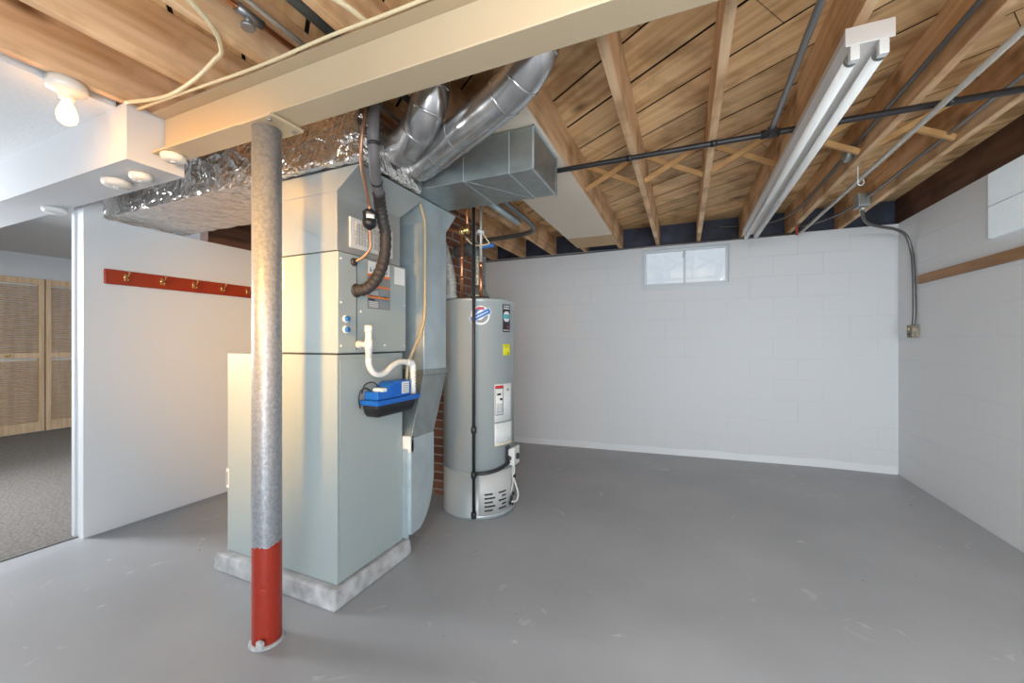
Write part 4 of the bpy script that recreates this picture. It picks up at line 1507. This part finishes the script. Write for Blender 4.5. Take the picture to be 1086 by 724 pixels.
b = MB()
frame(b, wx0 + 0.001, wx1 - 0.001, BY - 0.006, BY + 0.075, wz0 + 0.001, wz1 - 0.001, 0.022, 'frame_white')
b.build('window_frame', t, bevel=0.002)
b = MB()
frame(b, wx0 + 0.023, wx1 - 0.023, BY + 0.03, BY + 0.07, wz0 + 0.023, wz1 - 0.023, 0.026, 'frame_white')
b.box(-0.012, 0.012, BY + 0.03, BY + 0.07, wz0 + 0.049, wz1 - 0.049, 'frame_white')
sa_ = b.build('sash', t, bevel=0.002)
b = MB()
b.box(wx0 + 0.045, -0.008, BY + 0.049, BY + 0.053, wz0 + 0.045, wz1 - 0.045, 'glass')
b.build('window_pane', t)
b = MB()
b.box(0.008, wx1 - 0.045, BY + 0.049, BY + 0.053, wz0 + 0.045, wz1 - 0.045, 'glass')
b.build('window_pane', t)
b = MB().obox((-0.004, BY + 0.022, wz1 - 0.055), (-0.02, BY + 0.022, wz1 - 0.125), 0.008, 0.008, 'steel', up=(0, 1, 0))
b.build('latch', sa_)
b = MB().box(wx0, wx1, BY - 0.012, BY + 0.03, wz0 - 0.02, wz0 + 0.002, 'frame_white')
b.build('sill', t, bevel=0.003)
# window in the right wall (painted-over panel set into the opening, glow added for daylight)
t = thing('window_2', (1.8, 3.06, rz0), 'white painted window panel with an added glow, high in the right wall', None)
struct(t)
b = MB().box(1.752, 1.80, ry0 + 0.002, ry1 - 0.002, rz0 + 0.002, rz1 - 0.002, 'panel_glow')
b.build('painted_panel', t, bevel=0.004)
b = MB()
b.box(1.748, 1.754, ry0, ry1, 2.04, 2.046, 'frame_white')
b.box(1.748, 1.754, 3.05, 3.056, rz0, rz1, 'frame_white')
b.build('panel_joint', t)

# wooden strip and outlet on the right wall
t = thing('wall_strip', (1.758, 3.3, 1.67), 'brown wooden strip fixed level along the right block wall', 'board')
MB().box(1.747, 1.769, 2.2, 4.31, 1.67, 1.738, 'strip').build('strip_board', t, bevel=0.002)
t = thing('outlet_box', (1.755, 4.385, 1.23), 'small weathered outlet box on the right wall at the end of the hanging conduit', 'electrical box')
b = MB().box(1.728, 1.769, 4.345, 4.42, 1.235, 1.335, 'box_old')
bx_ = b.build('box', t, bevel=0.003)
b = MB().box(1.724, 1.729, 4.342, 4.423, 1.232, 1.338, 'box_old')
b.lathe((1.7235, 4.383, 1.305), [(0.014, 0), (0.014, -0.003)], 'brass', 14, 'x')
b.lathe((1.7235, 4.383, 1.262), [(0.014, 0), (0.014, -0.003)], 'lab_black', 14, 'x')
b.build('cover_plate', t)
t = thing('junction_box', (1.30, 4.0, 2.25), 'grey metal junction box on the last joist above the right wall corner', 'electrical box')
b = MB().box(1.255, 1.33, 3.95, 4.05, 2.262, 2.36, 'galv')
b.build('box', t, bevel=0.006)
b = MB().box(1.25, 1.256, 3.945, 4.055, 2.257, 2.365, 'galv_light')
b.build('cover_plate', t)
b = MB().tube([(1.292, 4.0, 2.235), (1.292, 4.0, 2.264)], 0.022, 'emt', 14)
b.build('connector', t)
tag(MB().tube(spline([(1.292, 4.0, 2.236), (1.31, 4.04, 2.19), (1.37, 4.12, 2.155), (1.50, 4.26, 2.15), (1.63, 4.36, 2.14), (1.715, 4.41, 2.09), (1.75, 4.42, 1.98), (1.755, 4.40, 1.85), (1.755, 4.385, 1.65), (1.755, 4.38, 1.45), (1.75, 4.383, 1.336)], 7), 0.0125, 'conduit', 12).build('flexible_conduit'),
    'dark flexible conduit hanging from the junction box down the right wall to the outlet', 'conduit')
tag(MB().tube([(1.302, 1.0, 2.315), (1.302, 2.4, 2.315), (1.302, 3.945, 2.315)], 0.0105, 'steel', 12).build('joist_conduit'),
    'grey conduit along the side of the last joist to the junction box', 'conduit')
t = thing('joist_conduit', (0.905, 3.0, 2.32), 'dark conduit with a round box along the joist right of the fixture', 'conduit')
b = MB().tube([(0.905, 1.0, 2.335), (0.905, 2.4, 2.335), (0.905, 3.9, 2.335)], 0.0105, 'conduit', 12)
b.build('conduit_run', t)
b = MB().lathe((0.925, 3.02, 2.335), [(0.05, 0), (0.05, -0.035), (0.045, -0.04), (0.0, -0.041)], 'galv', 24, 'x')
b.build('round_box', t)
b = MB().tube(spline([(0.905, 3.9, 2.335), (0.88, 4.15, 2.33), (0.80, 4.45, 2.34), (0.6, 4.70, 2.38), (0.3, 4.785, 2.42)], 5), 0.008, 'conduit', 10)
b.build('cable_tail', t)
tag(MB().tube(spline([(1.285, 4.05, 2.32), (1.22, 4.3, 2.30), (1.1, 4.55, 2.30), (0.97, 4.7, 2.32)], 6), 0.009, 'conduit', 10).build('dark_cable'),
    'dark cable sagging from the junction box towards the back wall corner', 'cable')
# pale conduit under joist, with hook
t = thing('pale_conduit', (1.0, 2.8, 2.19), 'long pale straight conduit hanging just under the joists on the right', 'conduit')
b = MB().tube([(1.005, 1.25, 2.205), (1.0, 2.8, 2.205), (0.985, 4.5, 2.205)], 0.0125, 'emt', 14)
b.build('conduit_run', t)
tag(MB().tube(spline([(0.967, 3.08, 2.30), (0.975, 3.09, 2.26), (0.985, 3.12, 2.20), (0.99, 3.13, 2.175), (1.01, 3.14, 2.17), (1.024, 3.15, 2.19), (1.022, 3.16, 2.215)], 5), 0.004, 'white_plastic', 8).build('hanger_hook'),
    'white wire hook holding the pale conduit under the joist', 'hook')
tag(MB().box(0.935, 0.950, 4.38, 4.40, 2.17, 2.262, 'rail').build('red_tag'), 'small dark red bracket at the far end of the pale conduit', 'bracket')

# ------------------------------------------------------------------ fluorescent fixture
fx = 0.545
FD = 0.036
fy0, fy1 = 1.63, 4.15
t = thing('fluorescent_fixture', (fx, 2.9, 2.15), 'long two-tube fluorescent strip light under the joist', 'light fixture')
b = MB()
b.prism([(fx - 0.062, fy0, 2.252 - FD), (fx - 0.062, fy0, 2.225 - FD), (fx - 0.045, fy0, 2.198 - FD), (fx + 0.045, fy0, 2.198 - FD), (fx + 0.062, fy0, 2.225 - FD), (fx + 0.062, fy0, 2.252 - FD)], (0, fy1 - fy0, 0), 'fixture')
b.build('housing', t)
for s_ in (-1, 1):
    b = MB().tube([(fx + s_ * 0.037, fy0 + 0.03, 2.170 - FD), (fx + s_ * 0.037, (fy0 + fy1) / 2, 2.170 - FD), (fx + s_ * 0.037, fy1 - 0.03, 2.170 - FD)], 0.0185, 'tube', 18)
    tb_ = b.build('tube', t)
    for yy in (fy0 + 0.027, fy1 - 0.043):
        MB().lathe((fx + s_ * 0.037, yy, 2.170 - FD), [(0.0192, 0), (0.0192, 0.016)], 'steel', 18, 'y').build('tube_cap', tb_)
for yy in (fy0, fy1 - 0.012):
    b = MB()
    b.box(fx - 0.064, fx + 0.064, yy - 0.003, yy + 0.003, 2.195 - FD, 2.256 - FD, 'fixture')
    b.box(fx - 0.050, fx - 0.024, yy, yy + 0.026, 2.150 - FD, 2.20 - FD, 'white_plastic')
    b.box(fx + 0.024, fx + 0.050, yy, yy + 0.026, 2.150 - FD, 2.20 - FD, 'white_plastic')
    b.build('end_plate', t, bevel=0.003)
for yy in (fy0 + 0.1, fy1 - 0.13):
    MB().box(fx - 0.035, fx - 0.005, yy, yy + 0.03, 2.2515 - FD, 2.2635, 'steel').build('mounting_bracket', t)

# ------------------------------------------------------------------ bare bulb
t = thing('ceiling_lampholder', (-2.318, 0.78, 2.09), 'lit bare bulb in a round porcelain lampholder under the first joist', 'lamp')
b = MB().lathe((-2.318, 0.78, 0), [(0.06, 2.2625), (0.062, 2.235), (0.060, 2.222), (0.035, 2.214), (0.024, 2.20), (0.022, 2.188), (0.0, 2.187)], 'porcelain', 32)
b.build('lampholder', t)
b = MB().lathe((-2.318, 0.78, 0), [(0.013, 2.187), (0.014, 2.18), (0.022, 2.160), (0.030, 2.135), (0.031, 2.118), (0.026, 2.098), (0.014, 2.088), (0.0, 2.086)], 'bulb', 24)
b.build('bulb', t)['label'] = 'lit frosted bulb'

# smoke detectors
for (x, y, z, r, lab) in ((-2.63, 1.062, 2.009, 0.058, 'round white detector on the soffit underside, left of the pair'),
                          (-2.42, 1.068, 2.009, 0.045, 'round white detector on the soffit underside, nearer the beam'),
                          (-3.515, 1.13, 2.009, 0.055, 'flat white detector at the top of the partition end'),
                          (-2.19, 1.087, 2.069, 0.048, 'round cream detector under the left end of the steel beam')):
    t = thing('smoke_detector', (x, y, z - 0.035), lab, 'detector', 'round detectors on the soffit and beam')
    b = MB().lathe((x, y, z), [(r, 0), (r, -0.008), (r * 1.02, -0.010), (r * 0.96, -0.022), (r * 0.8, -0.030), (r * 0.4, -0.032), (0, -0.0325)], 'white_plastic', 32)
    b.build('cover', t)
    b = MB().lathe((x, y, z - 0.0315), [(r * 0.25, 0), (r * 0.25, -0.003), (0, -0.0035)], 'frame_white', 16)
    b.build('test_button', t)

# ------------------------------------------------------------------ hook rail
t = thing('hook_rail', (-3.35, 1.75, 1.56), 'red painted wooden rail with brass hooks on the white partition', 'hook rail')
b = MB()
b.box(-3.359, -3.342, 1.29, 2.46, 1.565, 1.66, 'rail')
b.build('board', t, bevel=0.006)
hm = None
for k in range(6):
    y = 1.392 + k * 0.197
    if hm is None:
        b = MB()
        b.lathe((-3.342, y, 1.617), [(0.011, 0), (0.011, 0.003), (0.006, 0.006)], 'brass', 14, 'x')
        b.box(-3.342, -3.338, y - 0.007, y + 0.007, 1.593, 1.638, 'brass')
        b.tube(spline([(-3.34, y, 1.622), (-3.32, y, 1.618), (-3.30, y, 1.626), (-3.288, y, 1.645)], 5), 0.0035, 'brass', 8)
        b.lathe((-3.288, y, 1.645), [(0, -0.006), (0.006, -0.002), (0.006, 0.002), (0, 0.006)], 'brass', 10)
        b.tube(spline([(-3.34, y, 1.606), (-3.326, y, 1.596), (-3.314, y, 1.592), (-3.306, y, 1.602)], 5), 0.0032, 'brass', 8)
        b.lathe((-3.306, y, 1.602), [(0, -0.005), (0.005, -0.002), (0.005, 0.002), (0, 0.005)], 'brass', 10)
        hm = b.build('hook', t)
        if k == 0:
            hm['label'] = 'brass double hook'
    else:
        h = hm.copy()
        h.location = (0, 0.197 * k, 0)
        COL.objects.link(h)
        h.parent = t

# ------------------------------------------------------------------ pipes and cables over the near side of the beam
tag(MB().tube(spline([(-1.30, 0.2, 2.30), (-1.35, 0.55, 2.275), (-1.43, 0.80, 2.25), (-1.52, 0.90, 2.245), (-1.60, 0.925, 2.245), (-1.82, 0.97, 2.25), (-2.05, 0.985, 2.25), (-2.255, 0.94, 2.25)], 6), 0.008, 'cable', 10).build('cream_cable'),
    'thick cream cable curving out of a joist bay and along the beam to the soffit', 'cable')
tag(MB().tube(spline([(-2.26, 0.985, 2.245), (-1.90, 1.000, 2.248), (-1.6, 1.01, 2.245), (-1.41, 1.018, 2.25), (-1.12, 1.012, 2.248), (-0.8, 1.02, 2.25), (-0.3, 1.02, 2.25)], 6), 0.006, 'cable', 10).build('cream_cable'),
    'thin cream cable lying along the top front edge of the steel beam', 'cable')
tag(MB().tube(spline([(-1.05, 0.3, 2.34), (-1.03, 0.75, 2.30), (-1.02, 0.90, 2.28), (-0.99, 0.99, 2.275), (-0.97, 1.2, 2.28)], 6), 0.009, 'cable', 10).build('cream_cable'),
    'short yellowish cable dropping onto the beam at the top of the picture', 'cable')
tag(MB().tube([(-1.195, -0.6, 2.34), (-1.19, 0.3, 2.34), (-1.18, 1.62, 2.345)], 0.030, 'galv_dark', 20).build('drain_pipe'),
    'wide grey pipe in the joist bay above the beam, near the camera', 'pipe')
tag(MB().tube([(-1.275, -0.6, 2.30), (-1.285, 0.3, 2.30), (-1.31, 1.7, 2.30)], 0.009, 'emt', 12).build('ceiling_pipe'),
    'thin pale pipe left of the wide grey pipe above the beam', 'pipe')
t = thing('ceiling_pipe', (-1.38, 0.4, 2.30), 'copper pipe ending in a grey valve in the joist bay above the beam', 'pipe')
b = MB().tube([(-1.36, -0.6, 2.32), (-1.365, 0.3, 2.32), (-1.385, 1.7, 2.32)], 0.011, 'copper', 12)
b.build('pipe_run', t)
b = MB()
b.tube([(-1.373, 0.86, 2.32), (-1.375, 0.95, 2.32)], 0.017, 'steel', 12)
b.tube([(-1.374, 0.90, 2.32), (-1.374, 0.90, 2.285)], 0.010, 'steel', 12)
b.lathe((-1.374, 0.90, 2.272), [(0.022, 0), (0.024, 0.006), (0.022, 0.013)], 'steel', 14)
b.build('valve', t)
for x, y, lab in ((-1.52, 0.95, 'small white curled pipe clip beside the third joist'), (-0.935, 0.92, 'small white curled pipe clip near the top of the picture')):
    pts = [(x + 0.018 * math.cos(a), y, 2.325 + 0.018 * math.sin(a)) for a in [math.radians(20 * k) for k in range(16)]]
    tag(MB().tube(pts, 0.005, 'white_plastic', 8).build('pipe_clip'), lab, 'clip', 'white pipe clips')
